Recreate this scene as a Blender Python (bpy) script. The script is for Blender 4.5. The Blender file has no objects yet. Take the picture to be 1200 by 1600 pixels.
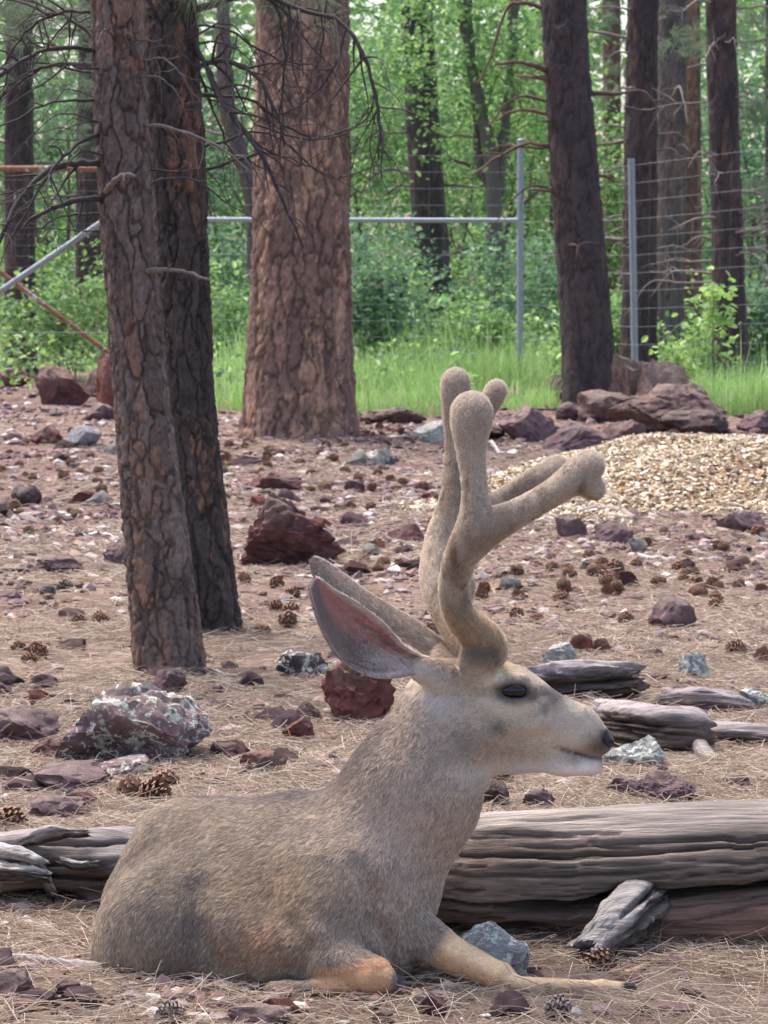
import bpy, bmesh, math
import numpy as np
from mathutils import Vector

# ------------------------------------------------------------------ camera, sky, sun, exposure
scene = bpy.context.scene
COL = scene.collection
F = 4400.0                      # focal length in pixels of the 1200 x 1600 photograph
CAMZ = 1.0
PITCH = math.atan(336.0 / F)
cam_d = bpy.data.cameras.new('camera')
cam = bpy.data.objects.new('camera', cam_d)
COL.objects.link(cam)
cam.location = (0, 0, CAMZ)
cam.rotation_euler = (math.pi / 2 - PITCH, 0, 0)
cam_d.sensor_fit = 'VERTICAL'
cam_d.sensor_height = 32.0
cam_d.lens = 32.0 * F / 1600.0
cam_d.clip_start = 0.05
cam_d.clip_end = 2000
cam_d.dof.use_dof = True
cam_d.dof.focus_distance = 4.25
cam_d.dof.aperture_fstop = 22.0
scene.camera = cam

SUN_EL, SUN_AZ = math.radians(62), math.radians(-35)     # azimuth from +Y (behind the deer), towards the left
world = bpy.data.worlds.new('World')
scene.world = world
world.use_nodes = True
wn = world.node_tree.nodes
sky = wn.new('ShaderNodeTexSky')
sky.sky_type = 'NISHITA'
sky.sun_disc = False
sky.sun_elevation = SUN_EL
sky.sun_rotation = SUN_AZ
sky.air_density = 1.0
sky.dust_density = 5.0
sky.ozone_density = 0.6
bgn = wn['Background']
bgn.inputs['Strength'].default_value = 0.135
world.node_tree.links.new(sky.outputs['Color'], bgn.inputs['Color'])

sun_d = bpy.data.lights.new('sun', 'SUN')
sun_d.energy = 1.5
sun_d.angle = math.radians(22)
sun_d.color = (1.0, 0.95, 0.88)
sun = bpy.data.objects.new('sun', sun_d)
COL.objects.link(sun)
sdir = Vector((math.sin(SUN_AZ) * math.cos(SUN_EL), math.cos(SUN_AZ) * math.cos(SUN_EL), math.sin(SUN_EL)))
sun.rotation_euler = sdir.to_track_quat('Z', 'Y').to_euler()

scene.view_settings.view_transform = 'Standard'
scene.view_settings.look = 'None'
scene.view_settings.gamma = 1.0
scene.view_settings.use_curve_mapping = False
scene.view_settings.exposure = 1.43
scene.cycles.use_denoising = True
scene.cycles.max_bounces = 8
scene.cycles.diffuse_bounces = 4
scene.cycles.transmission_bounces = 4
scene.cycles.transparent_max_bounces = 4

# ------------------------------------------------------------------ helpers
FWD = np.array([0, math.cos(PITCH), -math.sin(PITCH)])
UPV = np.array([0, math.sin(PITCH), math.cos(PITCH)])
RGT = np.array([1.0, 0, 0])
CAM = np.array([0, 0, CAMZ])

def P(px, py, d):
    """the point seen at photograph pixel (px, py) at distance d in front of the camera"""
    return CAM + d * (FWD + RGT * ((px - 600.0) / F) + UPV * ((800.0 - py) / F))

def proj(p):
    q = np.asarray(p) - CAM
    d = q @ FWD
    return 600 + F * (q @ RGT) / d, 800 - F * (q @ UPV) / d, d

CHROMA = 0.80      # the photograph's colours include coloured bounce light; the surfaces themselves are greyer
def srgb(r, g, b):
    c = np.array([r, g, b], float) / 255.0
    c = np.clip(c.mean() + (c - c.mean()) * CHROMA, 0, 1)
    return np.where(c <= 0.04045, c / 12.92, ((c + 0.055) / 1.055) ** 2.4)

def mixc(a, b, t):
    t = np.asarray(t)[..., None]
    return np.asarray(a) * (1 - t) + np.asarray(b) * t

def sstep(x, a, b):
    t = np.clip((x - a) / (b - a), 0, 1)
    return t * t * (3 - 2 * t)

def hashi(ix, iy, iz, seed):
    h = (ix.astype(np.int64) * 374761393 + iy.astype(np.int64) * 668265263 + iz.astype(np.int64) * 2147483647 + seed * 974634777) & 0xFFFFFFFF
    h = ((h ^ (h >> 13)) * 1274126177) & 0xFFFFFFFF
    h = ((h ^ (h >> 16)) * 2246822519) & 0xFFFFFFFF
    return (h ^ (h >> 15)) & 0xFFFFFFFF

def vnoise(p, seed=0):
    i = np.floor(p).astype(np.int64)
    f = p - i
    u = f * f * f * (f * (f * 6 - 15) + 10)
    r = 0
    for dx in (0, 1):
        for dy in (0, 1):
            for dz in (0, 1):
                w = (u[:, 0] if dx else 1 - u[:, 0]) * (u[:, 1] if dy else 1 - u[:, 1]) * (u[:, 2] if dz else 1 - u[:, 2])
                r = r + w * (hashi(i[:, 0] + dx, i[:, 1] + dy, i[:, 2] + dz, seed) / 4294967295.0)
    return r * 2 - 1

def fbm(p, octaves=4, seed=0):
    a, s, r = 0.5, 1.0, 0
    for k in range(octaves):
        r = r + a * vnoise(p * s + 17.3 * k, seed + k)
        a *= 0.5
        s *= 2.03
    return r

def worley(p, seed=0):
    """distance to nearest and second nearest cell point, and a random number of the nearest cell"""
    i = np.floor(p).astype(np.int64)
    f1 = np.full(len(p), 9.0)
    f2 = np.full(len(p), 9.0)
    cid = np.zeros(len(p))
    for dx in (-1, 0, 1):
        for dy in (-1, 0, 1):
            for dz in (-1, 0, 1):
                a, b, c = i[:, 0] + dx, i[:, 1] + dy, i[:, 2] + dz
                h = hashi(a, b, c, seed)
                q = np.stack([a + (h & 1023) / 1023.0, b + ((h >> 10) & 1023) / 1023.0, c + ((h >> 20) & 1023) / 1023.0], 1)
                d = np.sqrt(((p - q) ** 2).sum(1))
                m = d < f1
                f2 = np.where(m, f1, np.minimum(f2, d))
                cid = np.where(m, (hashi(a, b, c, seed + 77) % 10007) / 10006.0, cid)
                f1 = np.where(m, d, f1)
    return f1, f2, cid

def link(o, parent=None):
    COL.objects.link(o)
    if parent is not None:
        o.parent = parent
    return o

def mesh_np(name, V, faces, mat=None, col=None, smooth=True, sharp=None):
    """faces: int array (n,3) or (n,4), or a list of such arrays"""
    if not isinstance(faces, (list, tuple)):
        faces = [faces]
    faces = [np.asarray(f, np.int32) for f in faces if len(f)]
    me = bpy.data.meshes.new(name)
    V = np.ascontiguousarray(V, np.float32)
    me.vertices.add(len(V))
    me.vertices.foreach_set('co', V.ravel())
    nl = sum(f.size for f in faces)
    me.loops.add(nl)
    me.loops.foreach_set('vertex_index', np.concatenate([f.ravel() for f in faces]))
    tot = np.concatenate([np.full(len(f), f.shape[1], np.int32) for f in faces])
    start = np.concatenate([[0], np.cumsum(tot)[:-1]]).astype(np.int32)
    me.polygons.add(len(tot))
    me.polygons.foreach_set('loop_start', start)
    me.update(calc_edges=True)
    me.validate()
    if col is not None:
        a = me.color_attributes.new('col', 'FLOAT_COLOR', 'POINT')
        c = np.ones((len(V), 4), np.float32)
        c[:, :3] = col
        a.data.foreach_set('color', c.ravel())
    me.polygons.foreach_set('use_smooth', np.full(len(me.polygons), bool(smooth)))
    if sharp is not None:
        me.set_sharp_from_angle(angle=math.radians(sharp))
    if mat is not None:
        me.materials.append(mat)
    return me

def obj(name, me, parent=None, loc=None):
    o = bpy.data.objects.new(name, me)
    if loc is not None:
        o.location = [float(v) for v in loc]
    return link(o, parent)

def tag(o, label=None, cat=None, group=None, kind=None):
    if label: o['label'] = label
    if cat: o['category'] = cat
    if group: o['group'] = group
    if kind: o['kind'] = kind
    return o

def empty(name, loc):
    o = bpy.data.objects.new(name, None)
    o.empty_display_size = 0.1
    o.location = [float(v) for v in loc]
    return link(o)

def put(name, me, parent):
    """child whose mesh is in world coordinates, under a parent placed at its base"""
    o = obj(name, me, parent)
    o.location = -parent.location
    return o

class MB:
    """collects pieces of geometry that belong to ONE part"""
    def __init__(s):
        s.v, s.q, s.t, s.c, s.n = [], [], [], [], 0
    def add(s, V, Q=None, T=None, C=None):
        V = np.asarray(V, float)
        if Q is not None and len(Q): s.q.append(np.asarray(Q) + s.n)
        if T is not None and len(T): s.t.append(np.asarray(T) + s.n)
        s.v.append(V)
        s.c.append(np.ones((len(V), 3)) * (np.asarray(C) if C is not None else 0.5))
        s.n += len(V)
    def mesh(s, name, mat, smooth=True, sharp=None):
        fs = []
        if s.q: fs.append(np.concatenate(s.q))
        if s.t: fs.append(np.concatenate(s.t))
        return mesh_np(name, np.concatenate(s.v), fs, mat, np.concatenate(s.c), smooth, sharp)

def spline(pts, n):
    pts = np.asarray(pts, float)
    k = len(pts)
    if k < 3:
        t = np.linspace(0, 1, n)[:, None]
        return pts[0] * (1 - t) + pts[-1] * t
    ext = np.concatenate([[2 * pts[0] - pts[1]], pts, [2 * pts[-1] - pts[-2]]])
    t = np.linspace(0, k - 1 - 1e-9, n)
    i = t.astype(int)
    f = (t - i)[:, None]
    p0, p1, p2, p3 = ext[i], ext[i + 1], ext[i + 2], ext[i + 3]
    return 0.5 * (2 * p1 + (p2 - p0) * f + (2 * p0 - 5 * p1 + 4 * p2 - p3) * f * f + (3 * p1 - p0 - 3 * p2 + p3) * f ** 3)

def frames(c):
    t = np.gradient(c, axis=0)
    t /= np.linalg.norm(t, axis=1)[:, None] + 1e-12
    ref = np.array([0.13, 0.97, 0.2]) if abs(t[0] @ np.array([0.13, 0.97, 0.2])) < 0.9 else np.array([1.0, 0.1, 0])
    a = np.cross(t, ref)
    a /= np.linalg.norm(a, axis=1)[:, None] + 1e-12
    b = np.cross(t, a)
    return t, a, b

def ring_faces(n, m):
    i = np.arange(n - 1)[:, None] * m
    j = np.arange(m)[None, :]
    k = (j + 1) % m
    return np.stack([i + j, i + k, i + m + k, i + m + j], -1).reshape(-1, 4)

def tube(c, r, m=6):
    """closed tube round centreline c with radii r: verts, quads, tris"""
    c = np.asarray(c, float)
    n = len(c)
    r = np.ones(n) * np.asarray(r)
    t, a, b = frames(c)
    th = np.arange(m) * 2 * math.pi / m
    V = c[:, None] + r[:, None, None] * (a[:, None] * np.cos(th)[None, :, None] + b[:, None] * np.sin(th)[None, :, None])
    V = np.concatenate([V.reshape(-1, 3), c[:1], c[-1:]])
    Q = ring_faces(n, m)
    j = np.arange(m); k = (j + 1) % m
    T = np.concatenate([np.stack([k, j, np.full(m, n * m)], 1), np.stack([(n - 1) * m + j, (n - 1) * m + k, np.full(m, n * m + 1)], 1)])
    return V, Q, T

def curves_np(name, pts, rad, col, mat, parent=None):
    """pts (n, k, 3), rad (n, k), col (n, k, 3): many thin strands as one curves object"""
    n, k, _ = pts.shape
    cu = bpy.data.hair_curves.new(name)
    cu.add_curves([k] * n)
    cu.attributes['position'].data.foreach_set('vector', np.ascontiguousarray(pts, np.float32).ravel())
    ra = cu.attributes.get('radius') or cu.attributes.new('radius', 'FLOAT', 'POINT')
    ra.data.foreach_set('value', np.ascontiguousarray(rad, np.float32).ravel())
    ca = cu.attributes.new('col', 'FLOAT_COLOR', 'POINT')
    c = np.ones((n, k, 4), np.float32)
    c[:, :, :3] = col
    ca.data.foreach_set('color', c.ravel())
    cu.materials.append(mat)
    o = bpy.data.objects.new(name, cu)
    return link(o, parent)

# ------------------------------------------------------------------ materials
def N(nt, typ, **kw):
    n = nt.nodes.new(typ)
    for k, v in kw.items():
        if k in n.inputs.keys():
            n.inputs[k].default_value = v
        else:
            setattr(n, k, v)
    return n

def pmat(name, rough=0.9, base=None, var=0.3, vscale=20.0, stretch=(1, 1, 1), bump=0.4, bscale=60.0, bdist=0.004, spec=0.3, metal=0.0, spots=None):
    """principled surface: vertex colour (or a base colour) varied by noise, with fine relief"""
    m = bpy.data.materials.new(name)
    m.use_nodes = True
    nt = m.node_tree
    b = nt.nodes['Principled BSDF']
    L = nt.links.new
    b.inputs['Roughness'].default_value = rough
    b.inputs['Specular IOR Level'].default_value = spec
    b.inputs['Metallic'].default_value = metal
    tc = N(nt, 'ShaderNodeTexCoord')
    mp = N(nt, 'ShaderNodeMapping')
    mp.inputs['Scale'].default_value = stretch
    L(tc.outputs['Object'], mp.inputs['Vector'])
    if base is None:
        at = N(nt, 'ShaderNodeAttribute', attribute_name='col')
        c0 = at.outputs['Color']
    else:
        rg = N(nt, 'ShaderNodeRGB')
        rg.outputs[0].default_value = (*[float(v) for v in base], 1)
        c0 = rg.outputs[0]
    no = N(nt, 'ShaderNodeTexNoise', Scale=vscale, Detail=6.0, Roughness=0.65)
    L(mp.outputs[0], no.inputs['Vector'])
    mr = N(nt, 'ShaderNodeMapRange')
    mr.inputs['From Min'].default_value = 0.3
    mr.inputs['From Max'].default_value = 0.7
    mr.inputs['To Min'].default_value = 1 - var
    mr.inputs['To Max'].default_value = 1 + var
    L(no.outputs['Fac'], mr.inputs['Value'])
    mx = N(nt, 'ShaderNodeVectorMath', operation='SCALE')
    L(c0, mx.inputs[0])
    L(mr.outputs[0], mx.inputs['Scale'])
    cout = mx.outputs[0]
    if spots is not None:          # (colour, scale, threshold): blotches with their own outline, e.g. lichen
        for (sc, ss, th) in spots:
            n2 = N(nt, 'ShaderNodeTexNoise', Scale=ss, Detail=7.0, Roughness=0.72, Distortion=0.6)
            L(tc.outputs['Object'], n2.inputs['Vector'])
            r2 = N(nt, 'ShaderNodeMapRange')
            r2.inputs['From Min'].default_value = th
            r2.inputs['From Max'].default_value = th + 0.035
            L(n2.outputs['Fac'], r2.inputs['Value'])
            m2 = N(nt, 'ShaderNodeMix', data_type='RGBA')
            L(r2.outputs[0], m2.inputs['Factor'])
            L(cout, m2.inputs[6])
            m2.inputs[7].default_value = (*[float(v) for v in sc], 1)
            cout = m2.outputs[2]
    L(cout, b.inputs['Base Color'])
    if bump:
        nb = N(nt, 'ShaderNodeTexNoise', Scale=bscale, Detail=8.0, Roughness=0.7)
        L(mp.outputs[0], nb.inputs['Vector'])
        bp = N(nt, 'ShaderNodeBump', Strength=bump, Distance=bdist)
        L(nb.outputs['Fac'], bp.inputs['Height'])
        L(bp.outputs[0], b.inputs['Normal'])
    return m

def leafmat(name, trans=0.45, rough=0.5):
    m = bpy.data.materials.new(name)
    m.use_nodes = True
    nt = m.node_tree
    L = nt.links.new
    out = nt.nodes['Material Output']
    nt.nodes.remove(nt.nodes['Principled BSDF'])
    at = N(nt, 'ShaderNodeAttribute', attribute_name='col')
    d = N(nt, 'ShaderNodeBsdfDiffuse')
    t = N(nt, 'ShaderNodeBsdfTranslucent')
    g = N(nt, 'ShaderNodeBsdfGlossy', Roughness=rough)
    L(at.outputs['Color'], d.inputs['Color'])
    L(at.outputs['Color'], t.inputs['Color'])
    a = N(nt, 'ShaderNodeMixShader', Fac=trans)
    L(d.outputs[0], a.inputs[1]); L(t.outputs[0], a.inputs[2])
    c = N(nt, 'ShaderNodeMixShader', Fac=0.06)
    L(a.outputs[0], c.inputs[1]); L(g.outputs[0], c.inputs[2])
    L(c.outputs[0], out.inputs['Surface'])
    return m

M_LEAF = leafmat('leaf')
M_STRAND = leafmat('strand', trans=0.3, rough=0.6)
M_BARK = pmat('bark', rough=0.9, var=0.34, vscale=60, stretch=(1, 1, 0.45), bump=1.0, bscale=75, bdist=0.010)
M_DEADWOOD = pmat('dead_wood', rough=0.92, var=0.3, vscale=60, bump=0.4, bscale=150, bdist=0.003)
M_ROCK = pmat('rock', rough=0.92, var=0.42, vscale=26, bump=1.0, bscale=42, bdist=0.02, spec=0.15)
M_LICHENROCK = pmat('lichen_rock', rough=0.92, var=0.3, vscale=14, bump=0.8, bscale=55, bdist=0.012,
                    spots=[(srgb(176, 182, 170), 26.0, 0.54), (srgb(208, 212, 200), 46.0, 0.56)])
M_LICHENFULL = pmat('lichen_covered_rock', rough=0.92, var=0.3, vscale=14, bump=0.9, bscale=60, bdist=0.012,
                    spots=[(srgb(160, 166, 154), 34.0, 0.49), (srgb(206, 212, 202), 55.0, 0.53)])
M_LOG = pmat('weathered_wood', rough=0.9, var=0.5, vscale=85, stretch=(0.07, 1, 1), bump=1.0, bscale=110, bdist=0.012, spec=0.15)
M_CONE = pmat('pine_cone', rough=0.8, var=0.3, vscale=60, bump=0)
M_CHIP = pmat('wood_chip', rough=0.8, var=0.2, vscale=30, bump=0)
M_GALV = pmat('galvanised_steel', rough=0.55, base=srgb(150, 158, 170), var=0.12, vscale=30, bump=0.1, metal=0.25, spec=0.4)
M_RUST = pmat('rusty_steel', rough=0.8, base=srgb(150, 105, 78), var=0.3, vscale=12, bump=0.2, metal=0.1,
              spots=[(srgb(205, 205, 210), 7.0, 0.56)])
M_WIRE = pmat('fence_wire', rough=0.6, base=srgb(165, 168, 175), var=0.1, bump=0, metal=0.2)
M_RUSTWIRE = pmat('rusty_fence_wire', rough=0.8, base=srgb(150, 112, 95), var=0.2, bump=0)
# ------------------------------------------------------------------ ground
DEER_BED = (-0.22, 4.30)
def gz(x, y):
    x = np.atleast_1d(np.asarray(x, float)); y = np.atleast_1d(np.asarray(y, float))
    p = np.stack([x, y, x * 0], 1)
    amp = np.clip((y - 3.0) / 8.0, 0.25, 1.0)
    z = amp * (0.05 * vnoise(p * 0.45, 5) + 0.028 * vnoise(p * 1.6, 6)) + 0.008 * vnoise(p * 7, 7)
    near = np.exp(-(((x - 0.0) / 0.8) ** 2 + ((y - 4.2) / 0.45) ** 2))
    z = z * (1 - near)
    z = z - 0.03 * np.exp(-(((x - DEER_BED[0]) / 0.2) ** 2 + ((y - DEER_BED[1]) / 0.14) ** 2))
    z = z + 0.25 * sstep(y, 27, 60)
    return z

def gz1(x, y):
    return float(gz(x, y)[0])

def ground_at(px, py):
    """where the ray of pixel (px, py) meets the ground"""
    d = F * CAMZ / max(py - 464.0, 4.0)
    for _ in range(6):
        p = P(px, py, d)
        g = gz1(p[0], p[1])
        d *= (CAMZ - g) / max(CAMZ - p[2], 1e-3)
    p = P(px, py, d)
    return p, d

def build_ground():
    nx = 300
    y = np.concatenate([np.geomspace(0.4, 3.4, 40)[:-1], np.geomspace(3.4, 32, 480)[:-1], np.geomspace(32, 500, 60)])
    ny = len(y)
    s = np.linspace(-1, 1, nx)
    s = np.sign(s) * np.abs(s) ** 1.5
    X = s[None, :] * (2.0 + 0.7 * y[:, None])
    Y = np.repeat(y[:, None], nx, 1)
    V = np.stack([X.ravel(), Y.ravel(), gz(X.ravel(), Y.ravel())], 1)
    i = np.arange(ny - 1)[:, None] * nx; j = np.arange(nx - 1)[None, :]
    Q = np.stack([i + j, i + j + 1, i + nx + j + 1, i + nx + j], -1).reshape(-1, 4)
    p = V.copy(); p[:, 2] = 0
    n1 = fbm(p * 0.9, 4, 21); n2 = fbm(p * 5, 4, 22); n3 = fbm(p * 22, 3, 23)
    tan = srgb(150, 127, 110); tan2 = srgb(120, 98, 87); red = srgb(128, 101, 92); dark = srgb(82, 64, 60)
    c = mixc(tan, tan2, sstep(n2, -0.3, 0.4))
    redness = np.clip(sstep(V[:, 1] + 3.0 * n1, 8.5, 11.5) * 0.8 + sstep(n1, 0.1, 0.5) * 0.4, 0, 1)
    c = mixc(c, red, redness)
    c = mixc(c, dark, sstep(n3, 0.08, 0.4) * 0.6)
    mead = sstep(V[:, 1] + n1 * 2 - 8 * sstep(-V[:, 0], 1.8, 3.4), 27.5, 30)
    c = mixc(c, srgb(105, 128, 70), mead)
    m = pmat('forest_floor', rough=0.95, var=0.28, vscale=35, bump=0.9, bscale=90, bdist=0.012, spec=0.1)
    o = obj('ground', mesh_np('ground', V, Q, m, c))
    tag(o, 'forest floor of red cinder soil and dry pine needles', 'ground', kind='structure')
build_ground()

# ------------------------------------------------------------------ rocks
ICO = {}
def ico(k):
    if k not in ICO:
        bm = bmesh.new()
        bmesh.ops.create_icosphere(bm, subdivisions=k, radius=1.0)
        V = np.array([v.co[:] for v in bm.verts])
        T = np.array([[v.index for v in f.verts] for f in bm.faces])
        bm.free()
        ICO[k] = (V, T)
    return ICO[k]

def rock_shape(seed, k=4, cuts=13, rough=0.10):
    V, T = ico(k)
    V = V.copy()
    r = np.random.default_rng(seed)
    for _ in range(cuts):
        n = r.normal(size=3); n /= np.linalg.norm(n)
        h = r.uniform(0.45, 0.85)
        V -= np.maximum(V @ n - h, 0)[:, None] * n
    nrm = V / np.linalg.norm(V, axis=1)[:, None]
    q = V + seed * 3.1
    f1, f2, cid = worley(q * 2.2, seed)
    g1, g2, gid = worley(q * np.array([3.1, 3.1, 4.6]) + 0.25 * np.stack([fbm(q * 6, 2, seed + i) for i in range(3)], 1), seed + 2)
    V += nrm * (rough * fbm(q * 1.7, 4, seed) + rough * 0.7 * fbm(q * 8, 3, seed + 9) + rough * 0.9 * (gid - 0.5) + rough * 0.6 * (cid - 0.5) - rough * 0.5 * (1 - sstep(f2 - f1, 0, 0.12)))[:, None]
    V -= (V.min(0) + V.max(0)) / 2
    V /= (V.max(0) - V.min(0)) / 2
    return V, T, cid

ROCKC = {
    'red': (srgb(128, 84, 82), srgb(96, 62, 62)),
    'bright': (srgb(146, 84, 76), srgb(110, 62, 58)),
    'purple': (srgb(132, 102, 106), srgb(104, 80, 86)),
    'pink': (srgb(150, 118, 116), srgb(120, 92, 93)),
    'grey': (srgb(150, 150, 160), srgb(120, 116, 124)),
    'dark': (srgb(92, 72, 72), srgb(70, 56, 58)),
    'brown': (srgb(126, 98, 94), srgb(98, 74, 72)),
    'pale': (srgb(176, 172, 166), srgb(140, 134, 130)),
}
rock_i = [0]
def rock_box(x0, y0, x1, y1, colour, label, lich=0, k=4, seed=None, depth=0.8, cuts=13, group=None, rough=0.10, d=None, rotz=None):
    """a rock whose outline fills the pixel box, standing on the ground at its own distance"""
    rock_i[0] += 1
    seed = seed or 100 + rock_i[0]
    r = np.random.default_rng(seed)
    xc = (x0 + x1) / 2
    if d is None:
        _, d0 = ground_at(xc, y1)
    else:
        d0 = d
    hw = (x1 - x0) / 2 * d0 / F
    dep = hw * depth
    dc = d0 + dep * 0.75
    hw = (x1 - x0) / 2 * dc / F
    top = P(xc, y0, dc)
    g = gz1(top[0], top[1])
    h = max(top[2] - g, 0.25 * hw)
    V, T, cid = rock_shape(seed, k, cuts, rough)
    sink = 0.32
    V = V * np.array([hw, dep, h * (1 + sink) / 2])
    V[:, 2] += h * (1 - sink) / 2
    a, b = ROCKC[colour]
    q = V / max(hw, 0.02)
    c = mixc(a, b, np.clip(0.5 + 0.9 * fbm(q * 1.3 + seed, 3, seed) + 0.5 * (cid - 0.5), 0, 1))
    up = V[:, 2] / max(h, 1e-3)
    c = mixc(c, srgb(160, 142, 128), sstep(up + 0.5 * fbm(q * 2.5 + seed, 3, seed + 5), 0.45, 0.95) * 0.38)      # dust and needles' tannin lying on top
    mat = [M_ROCK, M_LICHENROCK, M_LICHENFULL][lich]
    me = mesh_np('rock', V, T, mat, c, True, 32)
    o = obj('rock', me, None, (top[0], top[1], g))
    tag(o, label, 'rock', group)
    return o

R = rock_box
R(365, 768, 541, 890, 'red', 'large jagged dark red boulder behind the paired pine trunks', seed=31, k=5, depth=0.7, cuts=12, rough=0.13)
R(605, 815, 666, 850, 'red', 'small dark red block beside the tip of the chip mound')
R(85, 1062, 332, 1203, 'purple', 'wide boulder spotted with pale green lichen below the front pine trunk', lich=1, k=5, seed=45, depth=0.7)
R(-40, 1103, 97, 1165, 'purple', 'smooth purple slab leaning beside the lichen-spotted boulder', seed=46)
R(430, 1013, 516, 1056, 'dark', 'dark low rock with lichen on top near the deer\'s ear', lich=1, seed=47)
R(500, 1022, 620, 1132, 'bright', 'brick red blocky rock behind the deer\'s neck', seed=48, k=5, rough=0.12)
R(440, 1118, 492, 1161, 'bright', 'red fist-sized rock below the brick red blocky rock', seed=49)
R(462, 1094, 508, 1130, 'brown', 'brown rock wedged against the brick red blocky rock', seed=50)
R(368, 1172, 438, 1206, 'bright', 'flat bright red rock between lichen boulder and deer\'s back', seed=51)
R(325, 1160, 372, 1190, 'red', 'dark red rock touching the end of the lichen-spotted boulder', seed=52)
R(145, 1178, 236, 1217, 'purple', 'low rock with one round lichen patch in front of the lichen boulder', lich=1, seed=53)
R(47, 1153, 101, 1187, 'red', 'small red rock in front of the smooth purple slab', seed=54)
R(238, 1043, 292, 1086, 'purple', 'round purplish rock at the foot of the front pine trunk', seed=55)
R(35, 1186, 178, 1240, 'purple', 'long flat purple rock below the small red rock', seed=56, depth=1.2)
R(40, 1238, 152, 1284, 'purple', 'flat mauve stone above the splintered stump log', seed=57, depth=1.1)
R(688, 1446, 832, 1536, 'grey', 'grey lichen-crusted rock between the deer\'s foreleg and the log', lich=2, seed=58, k=5, depth=0.5)
R(940, 1148, 1040, 1203, 'grey', 'pale green lichen-covered rock just beyond the deer\'s nose', lich=2, seed=59, k=5)
R(938, 1209, 1002, 1246, 'purple', 'purple block below the lichen-covered rock by the nose', seed=60)
R(982, 1203, 1088, 1258, 'purple', 'rounded purple rock resting above the smooth log', seed=61, k=5)
R(752, 1218, 797, 1266, 'dark', 'dark rock behind the deer\'s throat', seed=62)
R(815, 1230, 868, 1268, 'purple', 'tilted purple rock under the deer\'s chin', seed=63)
R(1013, 928, 1088, 983, 'purple', 'pointed purple rock alone on the needle litter', seed=64)
R(843, 1004, 908, 1042, 'grey', 'pale lichen rock above the broken log pieces', lich=2, seed=65)
R(888, 989, 926, 1022, 'bright', 'dark red stone beside the pale lichen rock', seed=66)
R(924, 996, 962, 1025, 'bright', 'rust red stone next to the dark red stone', seed=67)
R(1058, 1018, 1115, 1062, 'grey', 'lichen-flecked stone above the cracked wood slab', lich=2, seed=68)
R(1150, 1073, 1215, 1108, 'grey', 'mint green lichen rock beside the far end of the wood pieces', lich=2, seed=69)
# pile round the pine at the chip mound
R(765, 603, 832, 655, 'brown', 'brown boulder standing in front of the galvanised fence post', seed=70, d=25.6)
R(778, 632, 872, 690, 'purple', 'flat-topped grey purple boulder in the rock pile beside the chip mound', seed=71, k=4)
R(848, 655, 972, 718, 'purple', 'long low purple boulder at the edge of the wood chip mound', seed=72)
R(832, 585, 893, 645, 'purple', 'leaning boulder behind the charcoal pine trunk\'s base', seed=73, d=27.2)
R(895, 608, 1012, 680, 'brown', 'broad brown boulder at the foot of the charcoal pine', seed=74, d=21.8)
R(950, 600, 1142, 705, 'brown', 'largest brown boulder of the pile, crowning the chip mound', seed=75, k=5, d=20.6)
R(990, 560, 1078, 640, 'brown', 'boulder with a pale edge behind the largest brown boulder', seed=76, d=23.2)
R(950, 552, 1020, 630, 'brown', 'rusty brown boulder at the side of the charcoal pine', seed=77, d=23.8)
R(1030, 640, 1148, 705, 'dark', 'dark boulder tucked under the largest brown boulder', seed=78, d=20.3)
R(1150, 640, 1225, 696, 'purple', 'purple boulder in front of the slim wire-crossed pine', seed=79, d=20.8)
R(1090, 678, 1240, 712, 'grey', 'low grey slab behind the chip mound', seed=80, d=19.2)
R(700, 655, 790, 690, 'dark', 'dark broken stone in front of the flat-topped boulder', seed=180)
R(868, 628, 912, 668, 'dark', 'blackened stone at the charcoal pine\'s foot', seed=181, d=22.0)
R(1055, 598, 1110, 650, 'purple', 'mauve boulder on the far side of the pile under the sapling', seed=182, d=22.6)
R(985, 600, 1040, 650, 'dark', 'dark slanting boulder in the middle of the pile', seed=183, d=21.6)
R(940, 655, 1010, 705, 'brown', 'brown stone at the top of the chip mound', seed=184, d=19.6)
# pile at the far left of the clearing
R(50, 568, 143, 624, 'red', 'rounded red boulder by the rusty brace of the fence', seed=81, k=4)
R(128, 575, 172, 618, 'brown', 'brown boulder between two red boulders near the fence', seed=82)
R(148, 552, 215, 655, 'bright', 'tall red boulder half hidden by the front pine trunk', seed=83, d=25.0)
R(-60, 574, 55, 606, 'red', 'low red ledge rock at the foot of the fence-side pine', seed=84)
R(97, 664, 158, 703, 'grey', 'pale blue grey smooth rock among pine cones', seed=85, rough=0.05)
R(124, 628, 190, 658, 'purple', 'low grey rock half behind the front pine trunk', seed=86)
R(45, 664, 97, 697, 'red', 'dark red rock beside the pale blue grey rock', seed=87)
R(558, 636, 668, 668, 'brown', 'flat brown slab beside the big pine\'s roots', seed=88, depth=0.6)
R(642, 657, 702, 692, 'pale', 'pale lichen stone beyond the flat brown slab', lich=2, seed=89)
R(566, 700, 612, 722, 'pale', 'small pale stone with lichen in front of the big pine', lich=1, seed=90)
R(16, 757, 66, 792, 'dark', 'dark stone standing on the pale litter', seed=91)
R(160, 842, 210, 887, 'purple', 'purple stone touching the front pine trunk', seed=92)
R(52, 868, 132, 896, 'purple', 'thin flat purple stone lying in tan needles', seed=93, depth=1.0)
R(384, 734, 474, 768, 'red', 'flat red rock behind the large jagged boulder', seed=94)
R(868, 803, 918, 843, 'purple', 'purple stone under the forward antler tine', seed=95)
R(928, 812, 990, 846, 'purple', 'squat purple stone below the chip mound', seed=96)
R(1120, 800, 1195, 835, 'purple', 'purple stone at the lower edge of the chip mound', seed=97)
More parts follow.
